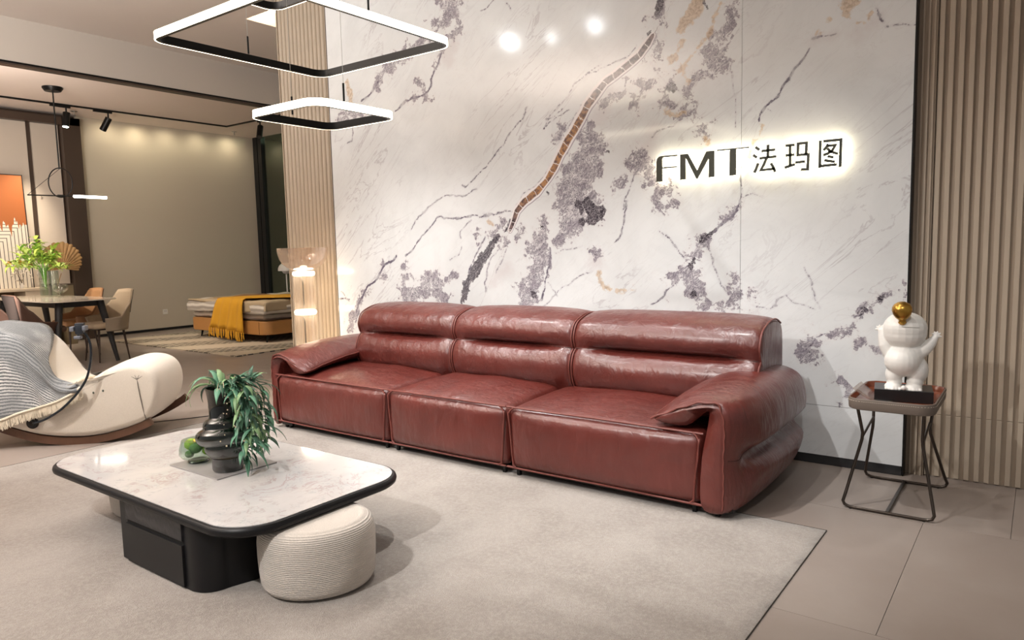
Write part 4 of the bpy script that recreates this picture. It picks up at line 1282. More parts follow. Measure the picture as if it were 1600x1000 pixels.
bowl = thing('glass_bowl', 'low footed clear green glass bowl filled with moss, left of the vase', 'bowl', (-3.335, 1.86, ZT + .008))
BG = glass('green_glass', (.70, .80, .74), .02, dens=.4)
lathe('bowl_body', [(.0, .0), (.045, .001), (.048, .006), (.035, .012), (.045, .016), (.076, .026), (.088, .042), (.086, .07), (.078, .098), (.074, .112)], BG, bowl, 40)
lathe('bowl_foot', [(.0, .0), (.046, .0), (.05, .004), (.046, .009), (.0, .009)], SMOKED, bowl, 32)
moss = [mat('moss_bright', (.30, .46, .05), .9, bump=(120, .8, .004), vary=.3, vscale=60), mat('moss_dark', (.10, .20, .06), .9, bump=(120, .8, .004), vary=.3, vscale=60)]
for i, (x, y, z, r_) in enumerate([(-.022, -.02, .085, .034), (.030, -.028, .075, .030), (.005, .035, .080, .032), (-.045, .03, .060, .026), (.048, .02, .055, .024), (0, -.045, .045, .022)]):
    bm = bmesh.new()
    uvs(bm, (0, 0, 0), (r_, r_, r_ * .85), 14, 9)
    o = from_bm('moss_ball', bm, moss[i % 2], None)
    o.location = Vector((-3.335, 1.86, ZT + .010)) + Vector((x, y, z))
    tag(o, ['bright green moss ball on top at the left of the glass bowl', 'dark green moss ball at the front of the glass bowl', 'bright green moss ball at the back of the glass bowl', 'small dark moss ball low at the back left of the glass bowl', 'small bright moss ball low at the right of the glass bowl', 'smallest dark moss ball low at the front of the glass bowl'][i], 'moss ball', 'moss balls in the glass bowl')
fl_ = thing('yellow_flower', 'small yellow artificial flower at the rim of the glass bowl', 'flower', (-3.315, 1.85, ZT + .118))
for k in range(14):
    a = k * 2.4
    rr = .006 + .0012 * k
    bm = bmesh.new()
    uvs(bm, (rr * math.cos(a) * .8, rr * math.sin(a) * .8, .008 - k * .0008), (.011, .008, .005), 8, 6)
    from_bm('petal', bm, mat('yellow_petal', (.72, .52, .08), .6), fl_)
# ================================================================== SIGN on the marble
def make_sign():
    S = thing('wall_sign', 'halo lit dark metal lettering FMT and three Chinese characters on the marble wall', 'sign', (-1.5, YW - .05, 1.85))
    inv = Vector((1.5, 0, -1.85))
    FACE = mat('sign_face', (.055, .055, .045), .35, .7)
    GLOW = mat('sign_glow', (1, .95, .8), .5, emis=((1.0, .90, .66), 9))
    def plate(name, polys, m, y0, y1, parent, grow=0):
        bm = bmesh.new()
        for poly in polys:
            lo = [bm.verts.new((x, y0, z)) for x, z in poly]
            hi = [bm.verts.new((x, y1, z)) for x, z in poly]
            k = len(poly)
            for j in range(k):
                bm.faces.new((lo[j], lo[(j + 1) % k], hi[(j + 1) % k], hi[j]))
            bm.faces.new(list(reversed(lo)))
            bm.faces.new(hi)
        bm.normal_update()
        bmesh.ops.triangulate(bm, faces=[f for f in bm.faces if len(f.verts) > 4])
        o = from_bm(name, bm, m, parent, False)
        return o
    def strokes(lines, w):
        polys = []
        for ln in lines:
            pts = [Vector((x, z)) for x, z in ln]
            n = len(pts)
            L, Rr = [], []
            for i in range(n):
                if i == 0: d = (pts[1] - pts[0]).normalized(); nn = Vector((-d.y, d.x)); sc = 1
                elif i == n - 1: d = (pts[-1] - pts[-2]).normalized(); nn = Vector((-d.y, d.x)); sc = 1
                else:
                    d0, d1 = (pts[i] - pts[i - 1]).normalized(), (pts[i + 1] - pts[i]).normalized()
                    n0, n1 = Vector((-d0.y, d0.x)), Vector((-d1.y, d1.x))
                    nn = (n0 + n1).normalized()
                    sc = min(1.8, 1 / max(.4, nn.dot(n0)))
                L.append(pts[i] + nn * w / 2 * sc)
                Rr.append(pts[i] - nn * w / 2 * sc)
            for i in range(n - 1):
                polys.append([tuple(L[i]), tuple(L[i + 1]), tuple(Rr[i + 1]), tuple(Rr[i])])
        return polys
    for key in ('F', 'M', 'T'):
        c = plate('letter', LATIN[key], FACE, -.012, .0, S)
        c.location = inv
        g_ = plate('glow_back', LATIN[key], GLOW, .006, .022, c)
    for key in ('fa', 'ma', 'tu'):
        st = HAN[key]
        c = plate('letter', strokes(st, .0155), FACE, -.012, .0, S)
        c.location = inv
        g_ = plate('glow_back', strokes(st, .0165), GLOW, .006, .022, c)
make_sign()

# ================================================================== PENDANT of three square rings
LED = mat('led_diffuser', (1, .95, .85), .5, emis=((1.0, .88, .66), 8))
def ring_pendant(cx, cy, z, s, label, r, rods, idx, zt=3.9, h=.034):
    T = thing('pendant_lamp', label, 'pendant lamp', (cx, cy, z), 0, None)
    def band(name, o0, o1, z0, z1, m):
        a = rrect(-s / 2 + o0, s / 2 - o0, -s / 2 + o0, s / 2 - o0, r - o0, 10)
        b = rrect(-s / 2 + o1, s / 2 - o1, -s / 2 + o1, s / 2 - o1, r - o1, 10)
        bm = bmesh.new()
        A0 = [bm.verts.new((x, y, z0)) for x, y in a]; A1 = [bm.verts.new((x, y, z1)) for x, y in a]
        B0 = [bm.verts.new((x, y, z0)) for x, y in b]; B1 = [bm.verts.new((x, y, z1)) for x, y in b]
        k = len(a)
        for j in range(k):
            n = (j + 1) % k
            bm.faces.new((A0[j], A0[n], A1[n], A1[j]))
            bm.faces.new((B0[j], B1[j], B1[n], B0[n]))
            bm.faces.new((A1[j], A1[n], B1[n], B1[j]))
            bm.faces.new((A0[j], B0[j], B0[n], A0[n]))
        return from_bm(name, bm, m, T, True, 40)
    band('diffuser', 0.0, .006, -h / 2, h / 2, LED)
    band('frame', .006, .024, -h / 2 - .0005, h / 2 + .003, BLACKMET)
    for dx, dy, rl in rods:
        tube('rod', [(dx, dy, h / 2), (dx, dy, h / 2 + rl)], .005, BLACKMET, T, 8)
        tube('cable', [(dx, dy, h / 2 + rl), (dx, dy, zt - z)], .0012, mat('steel_cable', (.5, .5, .48), .4, .8), T, 5)
    return T
ring_pendant(-2.985, 2.365, 2.40, 1.045, 'large square LED ring pendant lamp, the middle one of the three hanging rings', .085,
             [(-.48, .0, .09), (.50, -.04, .09)], 0)
ring_pendant(-2.955, 2.43, 2.04, .535, 'small square LED ring pendant lamp, lowest of the three hanging rings', .085,
             [(-.17, -.06, .09), (.25, -.08, .09)], 1)
ring_pendant(-3.24, 2.29, 2.75, .74, 'square LED ring pendant lamp cut by the top edge, highest of the three rings', .085,
             [(-.34, 0, .09), (.34, 0, .09)], 2)

# ================================================================== SIDE TABLE and STATUE
BRONZE = mat('bronze_tube', (.075, .060, .050), .28, .85)
def make_side_table():
    T = thing('side_table', 'small side table with bent bronze tube legs and a stitched leather tray top', 'side table', (-.57, 4.06, 0))
    inv = Vector((.57, -4.06, 0))
    def put(o):
        o.parent = T
        o.location = inv
        return o
    rt = .0078
    yf, yb = 3.83, 4.40
    # front and back loops: from tray down to the kink, splayed foot, floor bar, and up again
    for y0, yk, yt in ((yf, 3.93, 3.84), (yb, 4.20, 4.28)):
        zk = .36
        L = [(-.715, yt, .525), (-.702, yk, zk), (-.765, y0 + (yk - y0) * .12, .055)]
        Rr = [(-.425, yt, .525), (-.438, yk, zk), (-.372, y0 + (yk - y0) * .12, .055)]
        pts = [L[0]]
        def near(a, b, f): return tuple(a[i] + (b[i] - a[i]) * f for i in range(3))
        pts += [near(L[1], L[0], .10), near(L[1], L[2], .06)]
        pts += [near(L[2], L[1], .06), (-.770, y0, .035), (-.762, y0, .018), (-.742, y0, .010), (-.72, y0, .0085)]
        pts += [(-.42, y0, .0085), (-.395, y0, .010), (-.375, y0, .018), (-.367, y0, .035), near(Rr[2], Rr[1], .06)]
        pts += [near(Rr[1], Rr[2], .06), near(Rr[1], Rr[0], .10), Rr[0]]
        put(tube('leg_loop', pts, rt, BRONZE, None, 10, autos=80))
    put(tube('strut', [(-.704, 3.935, .355), (-.690, 4.06, .40), (-.702, 4.195, .37)][0:1] + [(-.702, 4.20, .40)], rt * .8, BRONZE))
    put(tube('strut', [(-.438, 3.935, .345), (-.438, 4.20, .40)], rt * .8, BRONZE))
    put(tube('floor_bar', [(-.57, yf, .0105), (-.57, yb, .0105)], .0095, BRONZE, None, 4))
    for x in (-.735, -.41):
        for y in (yf, yb):
            put(lathe('foot_pad', [(0, .0), (.007, .0), (.007, .004), (0, .004)], BLACKPL, None, 12, (x, y, 0)))
    # tray
    SUEDE = mat('brown_grey_leather', (.135, .105, .085), .55, bump=(300, .3, .001))
    INN = mat('cognac_leather', (.22, .060, .028), .22, vary=.2, vscale=8, coat=.3)
    X0, X1, Y0, Y1 = -.755, -.375, 3.77, 4.32
    o_ = rrect(X0, X1, Y0, Y1, .07, 8)
    bm = bmesh.new()
    rings = []
    for d, z in ((.010, .522), (.002, .526), (.0, .535), (-.002, .572), (.001, .578), (.007, .578)):
        rings.append([bm.verts.new((x, y, z)) for x, y in rrect(X0 + d, X1 - d, Y0 + d, Y1 - d, max(.02, .07 - d), 8)])
    for a, b in zip(rings[:-1], rings[1:]):
        k = len(a)
        for j in range(k):
            bm.faces.new((a[j], a[(j + 1) % k], b[(j + 1) % k], b[j]))
    bm.faces.new(rings[0])
    put(from_bm('tray_side', bm, SUEDE))
    bm = bmesh.new()
    rings = []
    for d, z in ((.007, .578), (.010, .574), (.014, .548), (.024, .541), (.05, .540)):
        rings.append([bm.verts.new((x, y, z)) for x, y in rrect(X0 + d, X1 - d, Y0 + d, Y1 - d, max(.015, .07 - d), 8)])
    for a, b in zip(rings[:-1], rings[1:]):
        k = len(a)
        for j in range(k):
            bm.faces.new((a[j], a[(j + 1) % k], b[(j + 1) % k], b[j]))
    bm.faces.new(rings[-1])
    put(from_bm('tray_lining', bm, INN))
    # stitching: short dashes around the rim
    st = bmesh.new()
    loop = rrect(X0 - .0025, X1 + .0025, Y0 - .0025, Y1 + .0025, .0725, 8)
    pts = []
    for i in range(len(loop)):
        a, b = Vector(loop[i]), Vector(loop[(i + 1) % len(loop)])
        L = (b - a).length
        n = max(1, int(L / .009))
        for q in range(n):
            pts.append((a + (b - a) * (q / n), a + (b - a) * ((q + .55) / n)))
    for zz in (.566,):
        for a, b in pts:
            bm_tube(st, [(a.x, a.y, zz), (b.x, b.y, zz)], .0010, 4)
    put(from_bm('stitching', st, mat('cream_thread', (.62, .54, .44), .8)))
make_side_table()

# acrylic card leaning in the tray
cardo = thing('acrylic_leaflet', 'clear curled acrylic sheet lying on the left corner of the side table tray', 'sheet', (-.70, 4.0, .548))
P = []
for i in range(9):
    f = i / 8
    zc = .002 + .055 * max(0, (f - .45) / .55) ** 1.6
    P.append([(.13 - .18 * f, -.10 + .20 * j / 4, zc) for j in range(5)])
grid_mesh('sheet', P, glass('frosted_acrylic', (.86, .80, .76), .12, dens=.35), cardo, .003)

STAT = mat('white_resin', (.78, .76, .72), .38, bump=(60, .05, .002))
GOLDM = mat('antique_gold', (.48, .27, .055), .30, .95, vary=.25, vscale=25)
def make_statue():
    S = thing('statue', 'white plump figurine with raised arms and a golden ball nose on the side table', 'statue', (-.545, 4.055, .541), R(9))
    # drawing units -> metres, local x right, z up from the plinth
    X = lambda px: (px - 1413) * .00292
    Z = lambda py: (603 - py) * .00318 + .062
    box('plinth', -.130, .130, -.085, .105, .0, .060, mat('statue_plinth', (.010, .010, .011), .30), S, .002)
    bm = bmesh.new()
    E = lambda px, y, py, rx, ry, rz, rot=None: uvs(bm, (X(px), y, Z(py)), (rx, ry, rz), 20, 14, rot)
    E(1413, .0, 514, .099, .090, .090)                      # head
    E(1413, -.004, 508, .100, .090, .082)
    E(1412, .0, 558, .086, .080, .090)                      # torso
    E(1410, -.016, 560, .082, .078, .076)                   # belly
    E(1416, .004, 548, .086, .062, .060)                    # shoulders
    E(1398, .0, 583, .040, .052, .056)                      # thighs
    E(1433, .012, 575, .052, .058, .072)
    E(1399, -.004, 594, .036, .045, .034)
    E(1430, -.002, 594, .038, .046, .034)
    for fx in (1397, 1428):                                   # feet and toes
        E(fx, -.025, 601, .040, .052, .020)
        for k, tx in enumerate((-12, -7, -2, 3, 8)):
            E(fx + tx + 2, -.068 + .004 * abs(k - 2) , 603.0, .0095, .016, .0100)
    E(1413, -.075, 600, .013, .013, .013)
    # arms as chains of spheres, then hands with five fingers
    def chain(pts):
        for (a, b) in zip(pts[:-1], pts[1:]):
            for q in range(5):
                f = q / 5
                E(a[0] + (b[0] - a[0]) * f, a[1] + (b[1] - a[1]) * f, a[2] + (b[2] - a[2]) * f, *([a[3] + (b[3] - a[3]) * f] * 3))
    chain([(1390, .0, 548, .034), (1383, .0, 536, .030), (1379, .002, 524, .022), (1377, .002, 516, .015), (1376, .002, 512, .012)])
    chain([(1434, .0, 548, .034), (1444, .0, 540, .031), (1452, .004, 531, .025), (1457, .004, 524, .017), (1459, .004, 521, .013)])
    for cx, cy, dirs in ((1375, 512, (-1.5, -.85, -.2, .45, 1.1)), (1460, 520, (-1.0, -.4, .2, .85, 1.6))):
        for k, a in enumerate(dirs):
            for q in range(5):
                rr = 1.5 + q * 1.45
                E(cx + math.sin(a) * rr, .004, cy - math.cos(a) * rr, .0064 - .0005 * q, .0064 - .0005 * q, .0064 - .0005 * q)
    o = from_bm('body', bm, STAT, S)
    md = o.modifiers.new('remesh', 'REMESH')
    md.mode = 'VOXEL'
    md.voxel_size = .0030
    md.use_smooth_shade = True
    sm = o.modifiers.new('smooth', 'SMOOTH')
    sm.factor = .6
    sm.iterations = 4
    # smile crease under the brow
    tube('mouth_crease', [(X(1407) + .013 * k, -.097 * math.sqrt(max(.05, 1 - ((X(1407) + .013 * k) / .101) ** 2)) + .003, Z(503) - .0008 * k) for k in range(0, 7)], .0014, mat('crease_grey', (.45, .43, .40), .7), S, 5)
    # gold balloon nose
    def bulb(r_, z): return (r_, z)
    prof = [(.0, -.066), (.013, -.066), (.019, -.058), (.016, -.050), (.017, -.042), (.031, -.030), (.041, -.012), (.045, .006), (.043, .022), (.034, .036), (.019, .045), (.0, .048)]
    g_ = lathe('nose_ball', prof, GOLDM, S, 32)
    g_.location = (X(1407), -.098, Z(479))
    g_.rotation_euler = (R(12), R(-3), 0)
make_statue()

# ================================================================== FLOOR LAMP
def make_floor_lamp():
    lx, ly = -5.615, 4.29
    T = thing('floor_lamp', 'floor lamp of stacked glass cylinders with glowing rings and a glass bowl on top', 'floor lamp', (lx, ly, 0))
    G = glass('peach_glass', (.93, .85, .77), .03, dens=.34, haze=.08)
    BG = glass('bowl_glass', (.93, .88, .84), .10, dens=.30, haze=.09)
    RL = mat('ring_led', (1, .9, .75), .5, emis=((1.0, .84, .62), 14))
    zs = [.045, .42, .792, 1.157]
    for i in range(3):
        a, b = zs[i] + .022, zs[i + 1] - .022
        lathe('glass_cylinder', [(.088, a - .01), (.096, a + .006), (.097, a + .02), (.097, b - .02), (.096, b - .006), (.088, b + .01)], G, T, 40, autos=70)
        pts = [(.028, -.055, b), (.058, -.060, b - .05), (.060, -.060, b - .08), (.060, -.060, a + .07), (.055, -.058, a + .05), (.030, -.050, a)]
        tube('cord', cat(pts, 5), .005, mat('grey_cord', (.05, .05, .045), .5), T, 8)
    for z in zs[1:]:
        bm = bmesh.new()
        lathe('light_ring', [(.070, z - .021), (.090, z - .021), (.098, z - .015), (.102, z), (.098, z + .015), (.090, z + .021), (.070, z + .021)], RL, T, 48, autos=70)
        lathe('ring_core', [(.0, z - .018), (.069, z - .018), (.069, z + .018), (.0, z + .018)], mat('ring_core', (.5, .45, .4), .4), T, 32)
    lathe('foot', [(0, .0), (.13, .0), (.14, .006), (.14, .014), (.09, .022), (.09, .045), (0, .045)], mat('dark_foot', (.03, .03, .03), .4), T, 40)
    prof = [(.055, 1.190), (.10, 1.196), (.150, 1.217), (.190, 1.252), (.216, 1.296), (.230, 1.346), (.235, 1.398)]
    lathe('bowl_shade', prof + [(r_ - .006, z + .001) for r_, z in reversed(prof)], BG, T, 56, autos=60)
    return T
make_floor_lamp()
# ================================================================== ROCKING LOUNGE CHAIR
RA = Vector((-5.649, 2.142, 0))
ru = Vector((.70711, .70711, 0))
rn = Vector((-.70711, .70711, 0))
def RP(u, t, z):
    return RA + ru * u + rn * t + Vector((0, 0, z))
ROCK_W = .64
TEDDY = m_boucle('cream_teddy', (.62, .555, .47), (.78, .71, .62), False)
WALNUT = m_slat('walnut_rail', (.085, .038, .020), (.14, .065, .035))
def make_rocker():
    T = thing('rocking_lounge_chair', 'cream plush rocking lounge chair on curved walnut runners at the left edge', 'lounge chair', RP(0, .3, 0))
    loc = -(RP(0, .3, 0))
    def put(o):
        o.parent = T
        o.location = loc
        return o
    prof = [(-.90, .46), (-.72, .33), (-.56, .235), (-.38, .155), (-.18, .085), (0, .055), (.2, .052), (.38, .085), (.54, .135), (.625, .21),
            (.668, .32), (.672, .43), (.635, .52), (.555, .572), (.44, .582), (.32, .545), (.20, .475), (.10, .425), (.02, .415), (-.06, .475),
            (-.13, .59), (-.20, .70), (-.29, .785), (-.42, .832), (-.60, .832), (-.80, .77), (-.92, .62)]
    cu, cz = 0, .30
    secs = []
    W = ROCK_W
    for t, sh in ((.0, .052), (.006, .034), (.025, .014), (.06, .003), (.12, .0), (.32, -.004), (W - .12, .0), (W - .06, .003), (W - .025, .014), (W - .006, .034), (W, .052)):
        sec = []
        n = len(prof)
        for i, (u, z) in enumerate(prof):
            a, b = prof[(i - 1) % n], prof[(i + 1) % n]
            du, dz = b[0] - a[0], b[1] - a[1]
            L = math.hypot(du, dz)
            nx, nz = -dz / L, du / L       # inward normal for counter-clockwise travel
            sec.append(tuple(RP(u + nx * sh, t, z + nz * sh)))
        secs.append(sec)
    body = put(loft('upholstery', secs, TEDDY, None, 4, 3, True, True, 180))
    # side seam and pinched gather
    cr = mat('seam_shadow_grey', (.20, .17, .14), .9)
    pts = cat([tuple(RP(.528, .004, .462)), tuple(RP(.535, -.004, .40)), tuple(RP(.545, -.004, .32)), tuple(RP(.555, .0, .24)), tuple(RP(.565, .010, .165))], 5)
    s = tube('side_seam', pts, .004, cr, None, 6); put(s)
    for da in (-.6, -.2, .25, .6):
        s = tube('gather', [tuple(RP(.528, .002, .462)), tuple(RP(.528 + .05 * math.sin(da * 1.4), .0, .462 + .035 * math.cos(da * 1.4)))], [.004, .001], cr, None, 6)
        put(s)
    for u, z in ((.226, .38), (.292, .391)):
        bm = bmesh.new()
        uvs(bm, RP(u, .0, z), (.007, .007, .009), 10, 8)
        put(from_bm('tuft_button', bm, mat('button_green_grey', (.12, .13, .10), .7)))
    # runners
    for t0 in (.025, W - .065):
        line = [(-.72, .30), (-.56, .20), (-.40, .12), (-.2, .045), (0, .010), (.2, .010), (.38, .042), (.52, .088), (.60, .122)] if t0 < .1 else [(-.72, .30), (-.40, .12), (-.2, .045), (0, .010), (.2, .010), (.38, .042), (.54, .100), (.66, .165), (.70, .195)]
        line = cat([(u, 0, z) for u, z in line], 5)
        secs = []
        for i, (u, _, z) in enumerate(line):
            a, b = line[max(0, i - 1)], line[min(len(line) - 1, i + 1)]
            d = math.hypot(b[0] - a[0], b[2] - a[2])
            nx, nz = -(b[2] - a[2]) / d, (b[0] - a[0]) / d
            h = .046
            lo, hi = (u - nx * .009, z - nz * .009), (u + nx * h, z + nz * h)
            secs.append([RP(lo[0], t0, lo[1]), RP(hi[0], t0, hi[1]), RP(hi[0], t0 + .04, hi[1]), RP(lo[0], t0 + .04, lo[1])])
        bm = bmesh.new()
        V = [[bm.verts.new(p) for p in s_] for s_ in secs]
        for a, b in zip(V[:-1], V[1:]):
            for j in range(4):
                bm.faces.new((a[j], a[(j + 1) % 4], b[(j + 1) % 4], b[j]))
        bm.faces.new(V[0]); bm.faces.new(V[-1])
        put(from_bm('runner', bm, WALNUT, None, True, 40))
    return T
make_rocker()

# blanket over the backrest
def m_blanket():
    t = NT('knit_blanket')
    a = t.attr('bu'); b = t.attr('bv')
    cb = t.add('ShaderNodeCombineXYZ')
    t.lk(a, cb.inputs[0]); t.lk(b, cb.inputs[1])
    co = t.coord()
    wob = t.noise(co, 6, 3)
    st = t.math('FRACT', t.math('ADD', t.math('MULTIPLY', b, 42.0), t.math('MULTIPLY', wob, 2.0)))
    br = t.noise(co, 170, 3, .7)
    m = t.rng(t.math('ADD', st, t.math('MULTIPLY', t.math('SUBTRACT', br, .5), 1.3)), .38, .6)
    pat = t.rng(t.noise(co, 2.5, 2), .45, .62, .25, 1)
    c = t.mix(t.math('MULTIPLY', m, pat), (.10, .11, .118), (.70, .70, .69))
    c = t.mix(t.math('MULTIPLY', br, .2), c, (.50, .50, .50))
    t.base(c)
    t.b.inputs['Roughness'].default_value = .95
    x = t.bump(st, .5, .006)
    t.bump(br, .6, .004, x)
    return t.m
def make_blanket():
    T = thing('throw_blanket', 'grey knitted throw with cream fringe draped over the rocking lounge chair', 'blanket', RP(-.3, 0, .6))
    loc = -RP(-.3, 0, .6)
    # stations along the backrest: (u top, z top, inward reach, hem u, hem z)
    st = [(.115, .440, .00, .158, .415), (.05, .435, .03, .125, .385), (-.04, .480, .05, .060, .350), (-.11, .585, .10, .0, .322), (-.17, .67, .30, -.07, .300),
          (-.25, .765, .52, -.14, .280), (-.36, .828, .60, -.26, .250), (-.50, .850, .62, -.39, .205), (-.66, .850, .62, -.55, .19), (-.82, .79, .6, -.72, .2), (-.95, .66, .5, -.88, .22)]
    nst = cat([s + () for s in st], 4)
    rows = []
    for i, (ut, zt, reach, uh, zh) in enumerate(nst):
        row = []
        K1, K2 = 7, 16
        for k in range(K1):               # inward over the top
            f = 1 - k / K1
            t = .02 + reach * f
            zz = zt + .014 + .006 * math.sin(f * 5 + i * .7)
            row.append((ut, t, zz, -f * reach))
        for k in range(K2 + 1):           # down the side
            f = k / K2
            e = min(1, f * 5)
            t = .018 * (1 - e) - .026 * e - .012 * math.sin(f * 9 + i * .45) * e * .6 - .010 * math.sin(i * .9) * f
            row.append((ut + (uh - ut) * f, t, zt + .010 - .008 * e + (zh - zt) * f, f * (zt - zh)))
        rows.append(row)
    P = [[tuple(RP(u, t, z) + loc) for u, t, z, v in row] for row in rows]
    o = grid_mesh('knit', P, m_blanket(), T, .010)
    bu = o.data.attributes.new('bu', 'FLOAT', 'POINT')
    bv = o.data.attributes.new('bv', 'FLOAT', 'POINT')
    bu.data.foreach_set('value', [i / 20 for i, row in enumerate(rows) for _ in row])
    bv.data.foreach_set('value', [v + .25 * (r_[0]) for row in rows for r_ in row for v in (r_[3],)])
    # fringe: many strands hanging from the hem, with a braided heading
    FR = mat('cream_fringe', (.66, .58, .46), .95, bump=(120, .6, .003), vary=.15, vscale=80)
    bm = bmesh.new()
    hem = [row[-1] for row in rows]
    hemc = cat([(h[0], h[1], h[2]) for h in hem], 7)
    for i, (u, t, z) in enumerate(hemc):
        for q in range(2):
            L = random.uniform(.045, .062)
            du = random.uniform(-.012, .012)
            a, b = RP(u + q * .003, t - .004, z + .01) + loc, RP(u + du + .012, t - .008 - random.uniform(0, .01), z - L) + loc
            m_ = (a + b) / 2 + Vector((random.uniform(-.004, .004), random.uniform(-.004, .004), 0))
            bm_tube(bm, [a, m_, b], [.0034, .003, .0018], 5)
    o = from_bm('fringe', bm, FR, T)
    o['kind'] = 'stuff'
    # second layer of cream trim just above the fringe, and the knot at the seat
    tube('trim_band', [tuple(RP(u, t - .004, z + .012) + loc) for u, t, z in hemc[::3]], .011, FR, T, 8)
    bm = bmesh.new()
    for k in range(16):
        f = k / 15
        p = RP(.10 + .10 * f, .015 + .20 * f, .445 + .03 * math.sin(f * 3.1)) + loc
        uvs(bm, p, (.018, .018, .014), 8, 6)
    from_bm('knotted_fringe', bm, FR, T)
make_blanket()

def make_holder():
    T = thing('phone_holder', 'black gooseneck phone holder clipped to the side of the rocking lounge chair', 'phone holder', RP(-.191, -.03, .182))
    loc = -RP(-.191, -.03, .182)
    DK = mat('dark_bronze_disc', (.03, .020, .016), .3, .6)
    HS = mat('black_hose', (.012, .016, .022), .25)
    def disc(name, r, t0, t1, m):
        bm = bmesh.new()
        n = 28
        A = [bm.verts.new(RP(-.191 + r * math.cos(2 * math.pi * j / n), t0, .182 + r * math.sin(2 * math.pi * j / n)) + loc) for j in range(n)]
        B = [bm.verts.new(RP(-.191 + r * math.cos(2 * math.pi * j / n), t1, .182 + r * math.sin(2 * math.pi * j / n)) + loc) for j in range(n)]
        for j in range(n):
            bm.faces.new((A[j], A[(j + 1) % n], B[(j + 1) % n], B[j]))
        bm.faces.new(A); bm.faces.new(B)
        return from_bm(name, bm, m, T)
    disc('mount_disc', .040, -.012, .03, DK)
    disc('mount_rim', .030, -.018, -.010, BLACKPL)
    disc('mount_cap', .014, -.024, -.016, DK)
    pts = [(-.185, -.022, .184), (-.13, -.035, .197), (-.05, -.045, .232), (.05, -.055, .30), (.15, -.06, .40), (.215, -.06, .50), (.25, -.06, .62), (.258, -.06, .72), (.245, -.06, .79), (.218, -.06, .835)]
    tube('gooseneck', cat([tuple(RP(*p) + loc) for p in pts], 6), .0085, HS, T, 10)
    tube('gooseneck_tip', [tuple(RP(.225, -.06, .825) + loc), tuple(RP(.205, -.06, .848) + loc)], .010, mat('steel_tip', (.5, .5, .52), .25, .9), T, 10)
    rot = Matrix.Rotation(R(45), 4, 'Z')
    def bx(name, u0, u1, t0, t1, z0, z1, m, bev=.004):
        bm = bmesh.new()
        bm_box(bm, u0, u1, t0, t1, z0, z1, bev, 2)
        for v in bm.verts:
            v.co = RP(v.co.x, v.co.y, v.co.z) + loc
        return from_bm(name, bm, m, T)
    PL_ = mat('holder_plastic', (.018, .022, .030), .3)
    GR = mat('grip_grey', (.16, .17, .20), .4)
    bx('clamp_body', .170, .222, -.085, -.035, .815, .885, PL_, .008)
    bx('clamp_head', .168, .226, -.080, -.030, .878, .895, PL_, .008)
    bx('clamp_jaw', .140, .168, -.095, -.040, .838, .872, GR)
    bx('clamp_jaw', .224, .246, -.095, -.040, .842, .876, GR)
    bx('clamp_foot', .168, .212, -.105, -.060, .785, .805, GR)
    bx('clamp_foot_arm', .185, .198, -.085, -.062, .80, .82, PL_, .002)
    for k in range(3):
        bx('grip_rib', .138, .142, -.09, -.045, .842 + k * .010, .847 + k * .010, PL_, .001)
make_holder()
tag(tube('power_cable', cat([tuple(RP(.35, .30, .004)), (-5.70, 2.66, .0035), (-5.88, 2.73, .0035), (-5.80, 2.87, .0035), (-5.68, 3.08, .0035), (-5.55, 3.35, .0035), (-5.35, 3.75, .0035), (-5.2, 4.1, .0035)], 6), .0033, BLACKPL), 'thin black power cable running over the floor from the rocking lounge chair', 'cable')

# ================================================================== DINING
def make_dining_table():
    T = thing('dining_table', 'dining table with pale stone top and tapered black legs at the left', 'dining table', (-10.8, 4.06, 0))
    inv = Vector((10.8, -4.06, 0))
    def put(o):
        o.parent = T; o.location = inv; return o
    TS = mat('pale_sintered_stone', (.66, .58, .48), .12, vary=.25, vscale=7)
    LG = mat('charcoal_leg', (.018, .017, .017), .5)
    pts = rrect(-11.85, -9.66, 3.66, 4.46, .12, 8)
    # slightly bowed sides
    pts = [(x + .0, y + (.03 if y > 4.06 else -.03) * (1 - ((x + 10.755) / 1.1) ** 2)) for x, y in pts]
    put(prism('tabletop', pts, .812, .826, TS, None, .003, 1))
    put(box('apron', -11.6, -9.86, 3.80, 3.83, .735, .811, LG))
    put(box('apron', -11.6, -9.86, 4.29, 4.32, .735, .811, LG))
    put(box('apron', -9.88, -9.85, 3.80, 4.32, .735, .811, LG))
    put(box('apron', -11.62, -11.59, 3.80, 4.32, .735, .811, LG))
    for sx in (-1, 1):
        for sy in (-1, 1):
            cx, cy = -10.735 + sx * .88, 4.06 + sy * .24
            ex, ey = -10.735 + sx * 1.0, 4.06 + sy * .36
            put(tube('leg', [(ex, ey, .0), (cx + (ex - cx) * .5, cy + (ey - cy) * .5, .42), (cx, cy, .811)], [.024, .036, .048], LG, None, 12))
make_dining_table()

